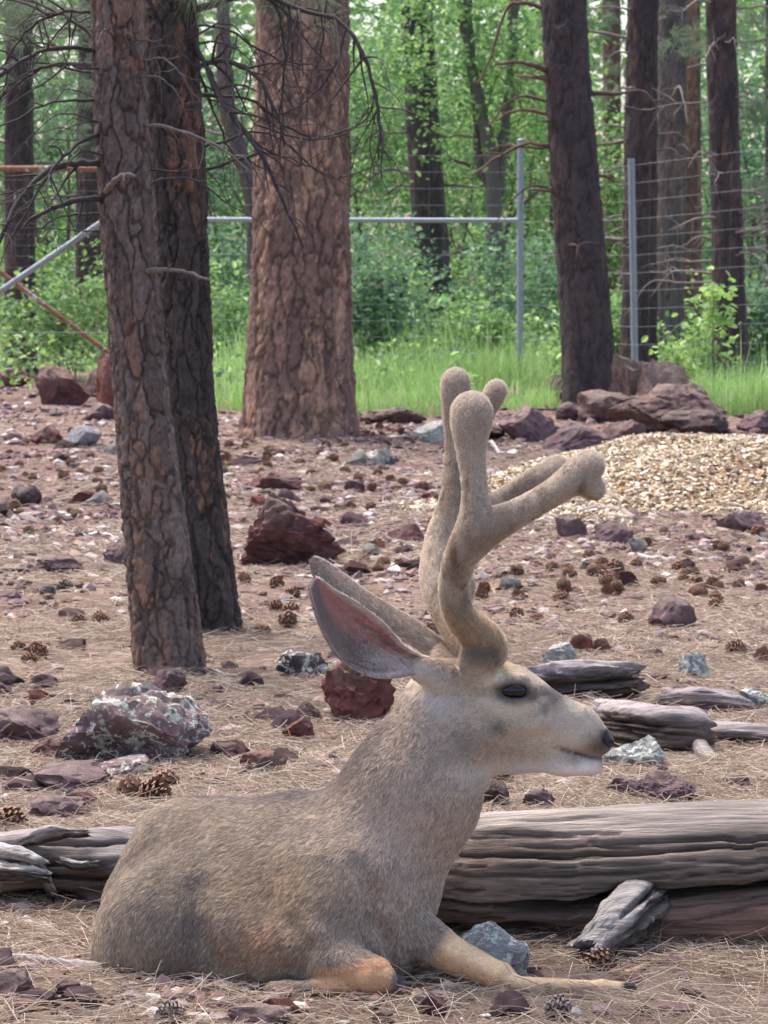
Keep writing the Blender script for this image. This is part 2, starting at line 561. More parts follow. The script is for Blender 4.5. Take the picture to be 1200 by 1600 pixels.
# in front
R(-30, 1512, 52, 1566, 'pink', 'pink red rock in front of the grey stick', seed=98)
R(78, 1528, 130, 1564, 'red', 'reddish rock beside the deer\'s haunch', seed=99)
R(652, 1548, 698, 1588, 'red', 'small red rock in front of the deer\'s folded leg', seed=100)
R(355, 1566, 455, 1608, 'pink', 'pinkish flat rock in front of the deer\'s belly', seed=101)
R(-30, 1038, 28, 1072, 'purple', 'purple rock above the smooth purple slab', seed=102)

# areas (pixels on the ground) kept free of scatter
BLOCK = [(170, 930, 400, 1060), (480, 1120, 1000, 1600), (130, 1230, 700, 1600), (640, 1255, 1200, 1500), (0, 1290, 250, 1470),
         (860, 690, 1200, 815), (380, 640, 570, 690), (815, 1035, 1200, 1185), (85, 1100, 330, 1205), (365, 850, 540, 890)]
def blocked(px, py):
    return any(a < px < c and b < py < d for a, b, c, d in BLOCK)

# small rocks that only their place tells apart, a few shared shapes
def small_rocks():
    r = np.random.default_rng(7)
    var = []
    kinds = ['red', 'purple', 'purple', 'pink', 'brown', 'red', 'bright', 'dark', 'purple', 'pale', 'brown', 'grey']
    for i, kc in enumerate(kinds):
        V, T, cid = rock_shape(300 + i, 3, 8, 0.12)
        a, b = ROCKC[kc]
        V = V * np.array([1, r.uniform(0.6, 0.95), r.uniform(0.45, 0.8)])
        var.append((mesh_np('small_rock', V, T, M_ROCK, mixc(a, b, cid), True, 34), kc))
    words = {'red': 'small dark red stone lying on the litter', 'purple': 'small purple stone lying on the litter', 'pink': 'small dusty pink stone lying on the litter',
             'brown': 'small brown stone lying on the litter', 'bright': 'small brick red stone lying on the litter', 'dark': 'small blackish stone lying on the litter',
             'pale': 'small pale stone lying on the litter', 'grey': 'small blue grey stone lying on the litter'}
    n = 0
    while n < 290:
        u = r.random()
        py = r.uniform(640, 800) if u < 0.27 else (r.uniform(780, 900) if u < 0.54 else (r.uniform(900, 1260) if u < 0.68 else (r.uniform(1050, 1285) if u < 0.94 else r.uniform(1505, 1590))))
        px = r.uniform(-20, 1220) if not 0.68 <= u < 0.94 else (r.uniform(-20, 500) if r.random() < 0.75 else r.uniform(960, 1210))
        if blocked(px, py) and py < 1550:
            continue
        if 900 < py < 1060 and r.random() < 0.6:
            continue
        p, d = ground_at(px, py)
        wpx = (6 + 24 * r.random() ** 2.2) * (0.8 + 0.5 * (py - 640) / 500)
        s = wpx * d / F
        me, kc = var[int(r.integers(len(var)))]
        o = obj('small_rock', me, None, (p[0], p[1], p[2] + s * 0.08))
        o.scale = (s, s, s)
        o.rotation_euler = (r.normal() * 0.2, r.normal() * 0.2, r.uniform(0, 6.28))
        tag(o, words[kc], 'stone', 'small stones strewn over the forest floor')
        n += 1
small_rocks()

# gravel and bark crumbs: far too many to count
def gravel():
    r = np.random.default_rng(11)
    n = 74000
    py = np.where(r.random(n) < 0.62, r.uniform(604, 910, n), 640 + (1620 - 640) * r.random(n))
    px = np.where(r.random(n) < 0.88, r.uniform(-60, 1260, n), r.uniform(-1400, 2600, n))
    d = F * CAMZ / (py - 464)
    x = (px - 600) / F * d
    y = d
    keep = ~((np.abs(x - 1.78) / 1.25) ** 2 + (np.abs(y - 14.5) / 1.85) ** 2 < 1)
    cl = fbm(np.stack([x, y, x * 0], 1) * 1.1, 3, 91)
    keep &= r.random(n) < np.clip(0.12 + sstep(cl, -0.15, 0.3) + 0.25 * sstep(y, 9, 11), 0, 1)
    x, y, d = x[keep], y[keep], d[keep]
    n = len(x)
    s = (0.0030 + 0.020 * r.random(n) ** 4) * (0.65 + 0.075 * d)
    pal = np.array([srgb(130, 92, 90), srgb(114, 88, 92), srgb(160, 134, 132), srgb(88, 66, 64), srgb(176, 160, 152), srgb(120, 86, 74), srgb(146, 118, 100), srgb(196, 190, 184)])
    c = pal[r.choice(8, n, p=[.17, .2, .17, .15, .09, .09, .10, .03])] * r.uniform(0.7, 1.2, (n, 1))
    octa = (np.array([[1, 0, 0], [-1, 0, 0], [0, 1, 0], [0, -1, 0], [0, 0, 1], [0, 0, -1]], float),
            np.array([[0, 2, 4], [2, 1, 4], [1, 3, 4], [3, 0, 4], [2, 0, 5], [1, 2, 5], [3, 1, 5], [0, 3, 5]]))
    mb = MB()
    big = s / (0.65 + 0.075 * d) > 0.0065
    for (base, tri), sel in ((octa, ~big), (ico(1), big)):
        m, k = int(sel.sum()), len(base)
        V = base[None] + r.normal(size=(m, k, 3)) * 0.2
        V *= s[sel][:, None, None] * np.stack([np.ones(m), r.uniform(0.5, 1, m), r.uniform(0.35, 0.75, m)], 1)[:, None]
        a = r.uniform(0, 6.28, m)
        ca, sa = np.cos(a)[:, None], np.sin(a)[:, None]
        V = np.stack([V[..., 0] * ca - V[..., 1] * sa, V[..., 0] * sa + V[..., 1] * ca, V[..., 2]], -1)
        V += np.stack([x[sel], y[sel], gz(x[sel], y[sel]) + s[sel] * 0.15], 1)[:, None]
        mb.add(V.reshape(-1, 3), None, (tri[None] + (np.arange(m) * k)[:, None, None]).reshape(-1, 3), np.repeat(c[sel], k, 0))
    o = obj('gravel', mb.mesh('gravel', M_CHIP, False))
    tag(o, 'loose red and grey gravel strewn over the forest floor', 'gravel', kind='stuff')
gravel()

# dry pine needles
def needles():
    r = np.random.default_rng(12)
    parts = []
    for (n, y0, y1, e) in ((125000, 870, 1720, 1.0), (50000, 660, 900, 1.0)):
        py = y0 + (y1 - y0) * r.random(n) ** e
        px = np.where(r.random(n) < 0.8, r.uniform(-100, 1300, n), r.uniform(-1400, 2600, n))
        d = F * CAMZ / (py - 464)
        x = (px - 600) / F * d; y = d
        cl = fbm(np.stack([x, y, x * 0], 1) * 1.3, 3, 31)
        keep = r.random(n) < sstep(cl, -0.35, 0.15) * 0.85 + 0.15
        keep &= ~((np.abs(x - 1.78) / 1.25) ** 2 + (np.abs(y - 14.5) / 1.85) ** 2 < 1)
        x, y = x[keep], y[keep]
        parts.append((x, y))
    x = np.concatenate([p[0] for p in parts]); y = np.concatenate([p[1] for p in parts])
    n = len(x)
    L = r.uniform(0.03, 0.12, n)
    a = r.uniform(0, 6.283, n)
    da = r.normal(size=n) * 0.05
    lift = np.abs(r.normal(size=n)) * 0.011 + (r.random(n) < 0.03) * r.uniform(0, 0.04, n)
    k = 4
    pts = np.zeros((n, k, 3))
    cx, cy = x.copy(), y.copy()
    for j in range(k):
        pts[:, j, 0], pts[:, j, 1] = cx, cy
        aj = a + da * j
        cx = cx + np.cos(aj) * L / (k - 1); cy = cy + np.sin(aj) * L / (k - 1)
        pts[:, j, 2] = gz(pts[:, j, 0], pts[:, j, 1]) + 0.004 + lift * (0.2 + 1.2 * j / (k - 1)) * 0.6 + 0.004 * r.random(n)
    rad = np.repeat(((0.00045 + 0.00008 * np.maximum(y - 4, 0)) * r.uniform(0.7, 1.2, n))[:, None], k, 1)
    pal = np.array([srgb(184, 158, 132), srgb(160, 132, 110), srgb(222, 204, 180), srgb(128, 98, 80), srgb(150, 134, 126)])
    c = pal[r.choice(5, n, p=[.32, .3, .16, .14, .08])] * r.uniform(0.8, 1.1, (n, 1))
    o = curves_np('needle_litter', pts, rad, np.repeat(c[:, None], k, 1), M_STRAND)
    tag(o, 'dry tan pine needles lying over the forest floor', 'needles', kind='stuff')
needles()

# pine cones
def cone_mesh(seed, tint):
    r = np.random.default_rng(seed)
    mb = MB()
    V, Q, T = tube(np.array([[-0.9, 0, 0], [-0.5, 0, 0], [0, 0, 0], [0.5, 0, 0], [0.95, 0, 0]]), np.array([0.15, 0.3, 0.33, 0.24, 0.05]), 7)
    mb.add(V, Q, T, tint * 0.5)
    n = 72
    for i in range(n):
        t = (i + 0.5) / n
        x = -0.85 + 1.75 * t
        R0 = 0.30 * math.sin(math.pi * (0.12 + 0.8 * t)) + 0.05
        R1 = (0.95 * math.sin(math.pi * (0.14 + 0.8 * t)) ** 0.8 + 0.08) * r.uniform(0.85, 1.1)
        a = i * 2.39996 + r.normal() * 0.08
        u = np.array([0, math.cos(a), math.sin(a)]); w = np.array([0, -math.sin(a), math.cos(a)]); e = np.array([1.0, 0, 0])
        hw = 0.13 * math.sin(math.pi * (0.15 + 0.75 * t)) + 0.04
        tip = e * (x + 0.16) + u * R1
        A = e * x + u * R0
        q = [A - w * hw * 0.5, A + w * hw * 0.5, tip + w * hw * 1.15, tip - w * hw * 1.15, tip + e * 0.10 + u * 0.02]
        b = [v - e * 0.07 for v in q[:4]]
        mb.add(q + b, [[0, 1, 2, 3], [5, 8, 7, 6], [3, 2, 7, 8]], [[3, 2, 4]], tint * np.array([[0.6], [0.6], [1.2], [1.2], [1.5], [0.4], [0.4], [0.8], [0.8]]))
    return mb.mesh('pine_cone', M_CONE, False)

CONES = [(300, 905), (60, 1022, 1.2), (155, 965), (30, 1015), (45, 1030), (430, 950, 1.2), (450, 972, 1.2), (455, 955), (838, 966), (810, 930), (757, 918), (752, 930), (838, 885), (862, 888), (888, 888), (940, 886, 1.1), (962, 890, 1.2),
         (1060, 888), (1085, 895), (1155, 915, 1.1), (1190, 922), (1092, 928), (1118, 945), (1152, 1018, 1.2), (1195, 1030), (1000, 868), (1035, 870), (1180, 885), (1130, 855), (600, 880), (570, 875), (590, 888), (625, 882),
         (395, 690), (420, 700), (500, 705), (520, 715), (470, 720), (540, 735), (560, 745), (590, 738), (610, 748), (630, 752), (505, 760), (485, 765), (580, 760), (40, 690), (95, 700), (15, 705), (60, 712), (85, 728), (110, 722), (30, 725), (140, 712), (155, 735), (100, 745), (50, 745), (125, 735),
         (90, 815), (120, 805), (150, 815), (75, 925), (45, 830), (350, 735), (365, 720), (240, 1240), (260, 1228), (110, 1222, 1.2), (205, 1242, 1.3), (240, 1247, 1.3), (15, 1290, 1.3), (270, 1592, 1.3), (875, 1584, 1.35), (940, 1510, 1.5), (680, 780), (700, 770), (1190, 650), (660, 760), (1010, 845), (1075, 865), (870, 870), (920, 868), (780, 1222, 1.3), (695, 1490), (300, 1040), (330, 690), (340, 780)]
GREYC = {(75, 925), (915, 888), (270, 1592, 1.3), (875, 1584, 1.35), (110, 1222, 1.2)}
def cones():
    r = np.random.default_rng(21)
    me_b = [cone_mesh(40 + i, srgb(142, 100, 78)) for i in range(3)]
    me_g = [cone_mesh(50, srgb(126, 112, 108))]
    rc = np.random.default_rng(5)
    more = []
    while len(more) < 110:
        q = (int(rc.uniform(0, 1200)), int(rc.uniform(665, 800) if rc.random() < 0.55 else rc.uniform(800, 1010)))
        if r.random() < 0.6 and more:
            b0 = more[int(rc.integers(len(more)))]; q = (int(b0[0] + rc.normal() * 40), int(b0[1] + rc.normal() * 12))
        if not (0 < q[0] < 1200 and 655 < q[1] < 1020): continue
        if not blocked(*q) and not (600 < q[0] and 700 < q[1] < 815): more.append(q)
    for c in CONES + more + [(915, 888), (100, 918)]:
        if c[0] == 695 or blocked(c[0], c[1]) and c[1] < 1200: continue
        p, d = ground_at(c[0], c[1] + 6)
        grey = c in GREYC or c == (100, 918)
        s = 0.027 * (c[2] if len(c) > 2 else 1.0) * r.uniform(0.85, 1.15) * (0.62 if d < 4.3 else (1.0 if d < 12 else 1.2))
        o = obj('pine_cone', (me_g if grey else me_b)[0 if grey else int(r.integers(3))], None, (p[0], p[1], p[2] + 0.5 * s))
        o.scale = (s, s * 0.9, s * 0.9)
        o.rotation_euler = (r.uniform(0, 6.28), r.normal() * 0.3, r.uniform(0, 6.28))
        if grey:
            tag(o, 'grey weathered open pine cone on the litter', 'pine cone', 'weathered grey pine cones')
        else:
            tag(o, 'brown open pine cone lying on the litter', 'pine cone', 'brown pine cones on the forest floor')
cones()

# wood chip mound
def chip_mound():
    cx, cy, rx, ry, h = 1.78, 14.5, 1.32, 2.0, 0.262
    def mz(x, y):
        q = ((x - cx) / rx) ** 2 + ((y - cy) / ry) ** 2
        w = 1 - q + 0.22 * vnoise(np.stack([x, y, x * 0], 1) * 1.4, 61)
        return gz(x, y) + h * np.clip(w, -0.15, 1) ** 1.0 * np.where(w > 0, np.clip(w, 0, 1) ** 0.35, 1) , w
    n = 70
    u, v = np.meshgrid(np.linspace(-1.2, 1.2, n), np.linspace(-1.2, 1.2, n))
    X = (cx + u * rx).ravel(); Y = (cy + v * ry).ravel()
    Z, w = mz(X, Y)
    i = np.arange(n - 1)[:, None] * n; j = np.arange(n - 1)[None]
    Q = np.stack([i + j, i + j + 1, i + n + j + 1, i + n + j], -1).reshape(-1, 4)
    ok = (w[Q].min(1) > -0.12)
    root = empty('wood_chip_mound', (cx, cy, 0))
    tag(root, 'low mound of golden wood chips below the brown boulders', 'wood chips')
    put('chip_bed', mesh_np('chip_bed', np.stack([X, Y, Z], 1), Q[ok], M_CHIP, srgb(150, 115, 78)), root)
    r = np.random.default_rng(62)
    m = 54000
    x = cx + rx * r.uniform(-1.35, 1.35, m); y = cy + ry * r.uniform(-1.2, 1.15, m)
    z, w = mz(x, y)
    keep = r.random(m) < sstep(w, -0.18, 0.1)
    # thin tail of chips trailing off towards the deer's antlers
    tail = r.random(m) < 0.13
    u = r.random(m)
    x = np.where(tail, 0.08 + u * 1.0, x); y = np.where(tail, 13.3 - 0.2 * u + r.normal(size=m) * (0.1 + 0.32 * u), y)
    keep = np.where(tail, r.random(m) < 0.3 + 0.7 * u, keep).astype(bool)
    z = np.where(tail, np.maximum(gz(x, y) + 0.004, mz(x, y)[0]), z)
    x, y, z = x[keep], y[keep], z[keep]
    m = len(x)
    box = np.array([[-1, -1, -1], [1, -1, -1], [1, 1, -1], [-1, 1, -1], [-1, -1, 1], [1, -1, 1], [1, 1, 1], [-1, 1, 1]], float)
    fq = np.array([[0, 3, 2, 1], [4, 5, 6, 7], [0, 1, 5, 4], [1, 2, 6, 5], [2, 3, 7, 6], [3, 0, 4, 7]])
    V = box[None] * np.stack([0.005 + 0.017 * r.random(m) ** 2.0, 0.003 + 0.007 * r.random(m) ** 1.5, r.uniform(0.0015, 0.004, m)], 1)[:, None]
    V[:, :, :2] += r.normal(size=(m, 8, 2)) * 0.0025
    A = r.normal(size=(m, 3, 3)); A[:, 2] = np.array([0, 0, 1]) + r.normal(size=(m, 3)) * 0.33
    e2 = A[:, 2] / np.linalg.norm(A[:, 2], axis=1)[:, None]
    e0 = A[:, 0] - (A[:, 0] * e2).sum(1)[:, None] * e2; e0 /= np.linalg.norm(e0, axis=1)[:, None]
    e1 = np.cross(e2, e0)
    V = V[..., 0:1] * e0[:, None] + V[..., 1:2] * e1[:, None] + V[..., 2:3] * e2[:, None]
    V += np.stack([x, y, z + r.uniform(0, 0.022, m)], 1)[:, None]
    pal = np.array([srgb(212, 192, 162), srgb(188, 164, 130), srgb(234, 222, 200), srgb(156, 130, 102), srgb(122, 102, 90)])
    c = pal[r.choice(5, m, p=[.32, .23, .2, .15, .10])] * r.uniform(0.85, 1.1, (m, 1))
    o = put('chips', mesh_np('chips', V.reshape(-1, 3), (fq[None] + (np.arange(m) * 8)[:, None, None]).reshape(-1, 4), M_CHIP, np.repeat(c, 8, 0), False), root)
    o['kind'] = 'stuff'
chip_mound()
# ------------------------------------------------------------------ trees
BARKS = {   # plate colour, second plate colour, flaked inner bark, darker tone of the fissures
    'front': (srgb(138, 116, 106), srgb(104, 86, 80), srgb(170, 122, 94), srgb(62, 50, 47)),
    'rear_dark': (srgb(92, 80, 76), srgb(70, 60, 58), srgb(156, 108, 82), srgb(54, 45, 43)),  # darker bark of the pine behind its twin
    'big': (srgb(152, 116, 100), srgb(120, 92, 82), srgb(206, 156, 122), srgb(60, 47, 44)),
    'charcoal': (srgb(86, 72, 72), srgb(70, 60, 62), srgb(128, 88, 74), srgb(50, 43, 44)),
    'red': (srgb(124, 86, 74), srgb(98, 70, 64), srgb(176, 118, 88), srgb(66, 50, 46)),
    'grey': (srgb(112, 98, 96), srgb(92, 80, 80), srgb(140, 106, 92), srgb(66, 58, 58)),
}
def trunk_mesh(name, pts, rads, m, n, kind, plate, depth, seed, flare=0.25, flake=0.5, flare_h=0.35):
    c = spline(pts, n)
    rr = np.interp(np.linspace(0, 1, n), np.linspace(0, 1, len(rads)), rads)
    s = np.concatenate([[0], np.cumsum(np.linalg.norm(np.diff(c, axis=0), axis=1))])     # metres above the base
    rr = rr * (1 + flare * np.exp(-s / flare_h))
    t, a, b = frames(c)
    th = np.arange(m) * 2 * math.pi / m
    root_lobes = 1 + 0.10 * np.exp(-s / flare_h)[:, None] * np.sin(5 * th + seed)[None]
    dirv = a[:, None] * np.cos(th)[None, :, None] + b[:, None] * np.sin(th)[None, :, None]
    rad = rr[:, None] * root_lobes
    rm = rr.mean()
    q = np.stack([np.broadcast_to(rm * np.cos(th), (n, m)), np.broadcast_to(rm * np.sin(th), (n, m)), np.repeat(s[:, None], m, 1)], -1).reshape(-1, 3)
    qq = q / plate * np.array([1.1, 1.1, 0.7])
    w = q + 0.55 * plate * np.stack([fbm(qq, 5, seed), fbm(qq, 5, seed + 5), 2.2 * fbm(qq, 5, seed + 9)], 1)
    f1, f2, cid = worley(w / plate * np.array([1, 1, 0.24]) + 7, seed)
    g1, g2, gid = worley(w / plate * np.array([2.8, 2.8, 1.5]) + 3, seed + 3)
    edge = sstep(f2 - f1, 0.01, 0.11)
    edge2 = sstep(g2 - g1, 0.0, 0.10)
    nz = fbm(q / plate * 4 * np.array([1, 1, 0.6]), 4, seed + 11)
    scale_edge = np.abs(fbm(w / plate * np.array([3.5, 3.5, 2.2]), 3, seed + 15))
    h = depth * (edge - 0.65) + depth * 0.6 * (cid - 0.5) + depth * 0.30 * (edge2 - 0.5) + depth * 0.65 * (gid - 0.5) * edge + depth * 0.6 * nz - depth * 0.5 * (1 - sstep(scale_edge, 0, 0.05))
    V = c[:, None] + dirv * rad[..., None] + dirv * h.reshape(n, m)[..., None]
    c1, c2, fl, fi = BARKS[kind]
    col = mixc(c1, c2, np.clip(0.5 + 0.9 * (cid - 0.5) + 0.6 * nz, 0, 1))
    big = fbm(q / plate * np.array([0.8, 0.8, 0.10]), 3, seed + 21)
    fm = sstep(big + 0.35 * nz + 0.25 * (gid - 0.5), 0.36 - 0.34 * flake, 0.50 - 0.34 * flake)
    col = mixc(col, fl, fm * 0.75 * (0.3 + 0.7 * gid))
    col = mixc(col, fi, (1 - edge) * 0.55)
    V = np.concatenate([V.reshape(-1, 3), c[-1:]])
    col = np.concatenate([col, col[-1:]])
    k = np.arange(m)
    T = np.stack([(n - 1) * m + k, (n - 1) * m + (k + 1) % m, np.full(m, n * m)], 1)
    return mesh_np(name, V, [ring_faces(n, m), T], M_BARK, col)

def grow_twigs(mb, c, r, rng, n, length, droop, col, level=1, m=4):
    """side twigs off a branch centreline c (radii r)"""
    k = len(c)
    for _ in range(n):
        i = int(rng.integers(k // 5, k - 1))
        tdir = c[min(i + 1, k - 1)] - c[i - 1]
        tdir /= np.linalg.norm(tdir) + 1e-9
        side = rng.normal(size=3); side -= side @ tdir * tdir; side /= np.linalg.norm(side)
        d = side * rng.uniform(0.6, 1.0) + tdir * rng.uniform(0.2, 1.0)
        L = length * rng.uniform(0.35, 1.0)
        pts = [c[i]]
        for j in range(3):
            d = d / np.linalg.norm(d) + rng.normal(size=3) * 0.25 + np.array([0, 0, -droop])
            pts.append(pts[-1] + d / np.linalg.norm(d) * L / 3)
        cc = spline(pts, 8)
        r0 = min(r[i] * 0.6, 0.004 + 0.01 * L)
        rad = np.linspace(r0, r0 * 0.25, 8)
        mb.add(*tube(cc, rad, m), C=col)
        if level > 0:
            grow_twigs(mb, cc, rad, rng, 2, L * 0.55, droop, col, level - 1, 3)

def branch_mesh(pts, r0, r1, rng, twigs=4, length=0.25, droop=0.12, col=None, level=1, m=6):
    col = col if col is not None else srgb(84, 74, 72)
    mb = MB()
    n = max(8, 4 * len(pts))
    c = spline(pts, n)
    seg = np.linalg.norm(np.diff(c, axis=0), axis=1).mean()
    c[1:-1] += rng.normal(size=(n - 2, 3)) * seg * 0.07
    r = np.linspace(r0, r1, n) * (1 + 0.12 * rng.normal(size=n))
    mb.add(*tube(c, r, m), C=col * rng.uniform(0.85, 1.15))
    grow_twigs(mb, c, r, rng, twigs, length, droop, col, level)
    return mb.mesh('branch', M_DEADWOOD)

def tree(name, label, spine, base_row, kind, seed, m=64, n=220, plate=0.08, depth=0.012, d=None, extra=2.0, flare=0.2, flake=0.4, group=None, cat='tree', flare_h=0.35):
    """spine: (px, py, width px) from the top of the frame down to the base"""
    px, py, w = spine[-1]
    if d is None:
        _, d = ground_at(px, base_row)
    pts = [P(x, y, d) for x, y, _ in spine][::-1]
    rads = [0.5 * ww * d / F for _, _, ww in spine][::-1]
    b = pts[0]
    g = gz1(b[0], b[1])
    if b[2] > g - 0.03:
        sl = (pts[0] - pts[1]) / max(pts[1][2] - pts[0][2], 0.05)
        pts.insert(0, b + sl * (b[2] - g + 0.06))
        rads.insert(0, rads[0])
    up = pts[-1] - pts[-2]
    up = up / up[2]
    pts.append(pts[-1] + up * extra)
    rads.append(rads[-1] * 0.93)
    # equal arc spacing so that radii and points agree
    pts = np.array(pts); s = np.concatenate([[0], np.cumsum(np.linalg.norm(np.diff(pts, axis=0), axis=1))])
    fine = spline(pts, 200)
    fs = np.concatenate([[0], np.cumsum(np.linalg.norm(np.diff(fine, axis=0), axis=1))])
    u = np.linspace(0, fs[-1], 14)
    P2 = np.stack([np.interp(u, fs, fine[:, i]) for i in range(3)], 1)
    R2 = np.interp(u / fs[-1], s / s[-1], rads)
    root = empty(name, (pts[0][0], pts[0][1], g))
    tag(root, label, cat, group)
    put('trunk', trunk_mesh('trunk', P2, R2, m, n, kind, plate, depth, seed, flare, flake, flare_h), root)
    return root, d, P2, R2

def dead_branches(root, P2, R2, seed, count, zlo, zhi, length=0.8, col=None, twigs=4, r0=0.018):
    rng = np.random.default_rng(seed)
    z = P2[:, 2]
    for _ in range(count):
        zz = rng.uniform(zlo, zhi)
        c = np.array([np.interp(zz, z, P2[:, 0]), np.interp(zz, z, P2[:, 1]), zz])
        rr = np.interp(zz, z, R2)
        a = rng.uniform(-2.6, -0.5) if rng.random() < 0.55 else rng.uniform(0, 6.283)
        if rng.random() < 0.75:
            a = (0 if rng.random() < 0.5 else math.pi) + rng.normal() * 0.5
        L = length * rng.uniform(0.3, 1.1)
        h = np.array([math.cos(a), math.sin(a), 0])
        pts = [c + h * rr * 0.7, c + h * (rr + L * 0.35) + np.array([0, 0, rng.uniform(-0.05, 0.12) * L]),
               c + h * (rr + L * 0.7) + np.array([0, 0, rng.uniform(-0.2, 0.12) * L]), c + h * (rr + L) + np.array([0, 0, rng.uniform(-0.5, 0.05) * L])]
        r = r0 * rng.uniform(0.6, 1.2) * (0.5 + 0.5 * L / length)
        put('branch', branch_mesh(pts, r, r * 0.25, rng, twigs, L * 0.45, 0.12, col, 1, 6), root)

# the two pines close behind the deer
t1, d1, P1, R1 = tree('pine_tree', 'slim pine standing in front of its twin, orange flakes on grey bark',
    [(183, -60, 80), (186, 100, 80), (193, 260, 80), (204, 420, 78), (216, 560, 79), (231, 720, 88), (248, 880, 100), (264, 1045, 108)], 1052, 'front', 3, m=170, n=500, plate=0.046, depth=0.0075, extra=0.7, flare=0.07, flake=0.30, flare_h=0.1)
t2, d2, Pq2, Rq2 = tree('pine_tree', 'dark slim pine standing just behind its twin trunk',
    [(262, -60, 86), (268, 100, 84), (278, 260, 84), (285, 420, 80), (290, 560, 80), (300, 720, 86), (313, 850, 94), (327, 970, 92)], 980, 'rear_dark', 8, m=160, n=440, plate=0.050, depth=0.008, extra=0.7, flare=0.07, flake=0.12, flare_h=0.1)
def pxbranch(root, d, pts, r0, r1, seed, twigs=4, length=0.2, droop=0.12, col=None, level=1):
    twigs = int(twigs * 1.7) if twigs >= 5 else twigs
    """pts: (px, py, metres nearer (-) or farther (+) than the trunk axis)"""
    w = [P(x, y, d + dz) for x, y, dz in pts]
    put('branch', branch_mesh(w, r0, r1, np.random.default_rng(seed), twigs, length, droop, col, level), root)
DK = srgb(72, 64, 64); GR = srgb(120, 106, 100)
pxbranch(t1, d1, [(160, 82, 0), (110, 74, -0.1), (60, 82, -0.2), (20, 104, -0.3), (-30, 140, -0.35)], 0.0075, 0.004, 1, 7, 0.22, 0.25, DK)
pxbranch(t1, d1, [(160, 104, 0), (110, 100, 0.1), (60, 110, 0.2), (5, 150, 0.3), (-40, 200, 0.4)], 0.0075, 0.003, 2, 7, 0.25, 0.25, DK)
pxbranch(t1, d1, [(165, 208, 0), (130, 218, -0.1), (95, 250, -0.2), (60, 300, -0.25), (20, 370, -0.3)], 0.007, 0.003, 3, 6, 0.2, 0.25, DK)
pxbranch(t1, d1, [(168, 256, 0), (120, 255, -0.1), (75, 266, -0.15), (35, 305, -0.2), (8, 355, -0.25), (-10, 400, -0.25)], 0.0105, 0.0045, 4, 5, 0.15, 0.2, DK)
pxbranch(t1, d1, [(172, 312, 0), (130, 311, -0.08), (90, 322, -0.12), (45, 345, -0.15)], 0.011, 0.005, 5, 4, 0.12, 0.25, DK)
pxbranch(t1, d1, [(150, 60, 0.05), (110, 30, 0.1), (60, 5, 0.2), (10, -20, 0.3)], 0.006, 0.003, 6, 8, 0.25, 0.2, DK)
pxbranch(t1, d1, [(150, 20, 0), (90, 20, 0.1), (40, 50, 0.2), (0, 110, 0.25)], 0.006, 0.002, 26, 8, 0.25, 0.25, DK)
pxbranch(t1, d1, [(165, 300, -0.05), (182, 280, -0.13), (200, 272, -0.16), (212, 276, -0.17)], 0.009, 0.004, 7, 1, 0.05, 0.1, GR, 0)
pxbranch(t1, d1, [(222, 425, -0.03), (250, 422, -0.08), (285, 424, -0.12), (327, 437, -0.16)], 0.009, 0.003, 8, 1, 0.06, 0.1, GR, 0)
pxbranch(t1, d1, [(215, 118, -0.05), (250, 122, -0.1), (280, 150, -0.12), (292, 185, -0.12)], 0.003, 0.001, 9, 4, 0.1, 0.1, GR, 0)
pxbranch(t1, d1, [(222, 95, -0.05), (255, 92, -0.12), (285, 118, -0.15), (300, 150, -0.15)], 0.003, 0.001, 19, 5, 0.12, 0.1, GR, 0)
pxbranch(t1, d1, [(225, 196, -0.03), (262, 198, -0.08), (310, 215, -0.1), (355, 238, -0.1), (392, 270, -0.1)], 0.006, 0.002, 10, 6, 0.12, 0.15, GR)
pxbranch(t2, d2, [(290, 20, 0), (330, 8, -0.1), (400, -10, -0.2), (470, 15, -0.3), (530, 35, -0.35), (570, 90, -0.4), (590, 180, -0.4), (592, 250, -0.4)], 0.011, 0.003, 11, 14, 0.3, 0.3, DK)
pxbranch(t2, d2, [(292, 115, 0), (330, 97, -0.1), (370, 100, -0.2), (405, 125, -0.25), (430, 175, -0.3), (445, 225, -0.3)], 0.010, 0.003, 12, 9, 0.28, 0.25, DK)
pxbranch(t2, d2, [(295, 60, 0), (325, 110, -0.1), (350, 165, -0.2), (385, 210, -0.25), (410, 245, -0.3), (440, 310, -0.3), (474, 388, -0.3)], 0.011, 0.003, 13, 9, 0.25, 0.2, DK)
pxbranch(t2, d2, [(300, 150, 0), (345, 150, 0.1), (400, 160, 0.2), (450, 200, 0.3), (500, 215, 0.35), (560, 195, 0.4), (585, 165, 0.4)], 0.007, 0.002, 14, 10, 0.25, 0.2, DK)
pxbranch(t2, d2, [(300, 40, 0.05), (350, 45, 0.2), (430, 90, 0.3), (500, 105, 0.4), (550, 140, 0.4)], 0.005, 0.0015, 15, 10, 0.3, 0.2, DK)
pxbranch(t2, d2, [(300, 90, 0.05), (345, 200, 0.2), (370, 260, 0.3)], 0.006, 0.0015, 16, 8, 0.25, 0.2, DK)
pxbranch(t2, d2, [(290, 340, 0), (316, 300, -0.05), (318, 260, -0.08)], 0.003, 0.0015, 17, 1, 0.05, 0.1, DK, 0)
pxbranch(t2, d2, [(410, -40, -0.1), (450, 40, -0.1), (440, 140, -0.1), (445, 230, -0.1)], 0.004, 0.0015, 18, 9, 0.2, 0.2, DK)
pxbranch(t2, d2, [(400, 195, 0.1), (470, 216, 0.1), (540, 208, 0.1), (586, 160, 0.1)], 0.004, 0.0015, 38, 6, 0.15, 0.2, DK)
pxbranch(t2, d2, [(545, 30, -0.2), (520, 110, -0.2), (470, 165, -0.2), (430, 180, -0.2)], 0.004, 0.0015, 39, 7, 0.18, 0.2, DK)
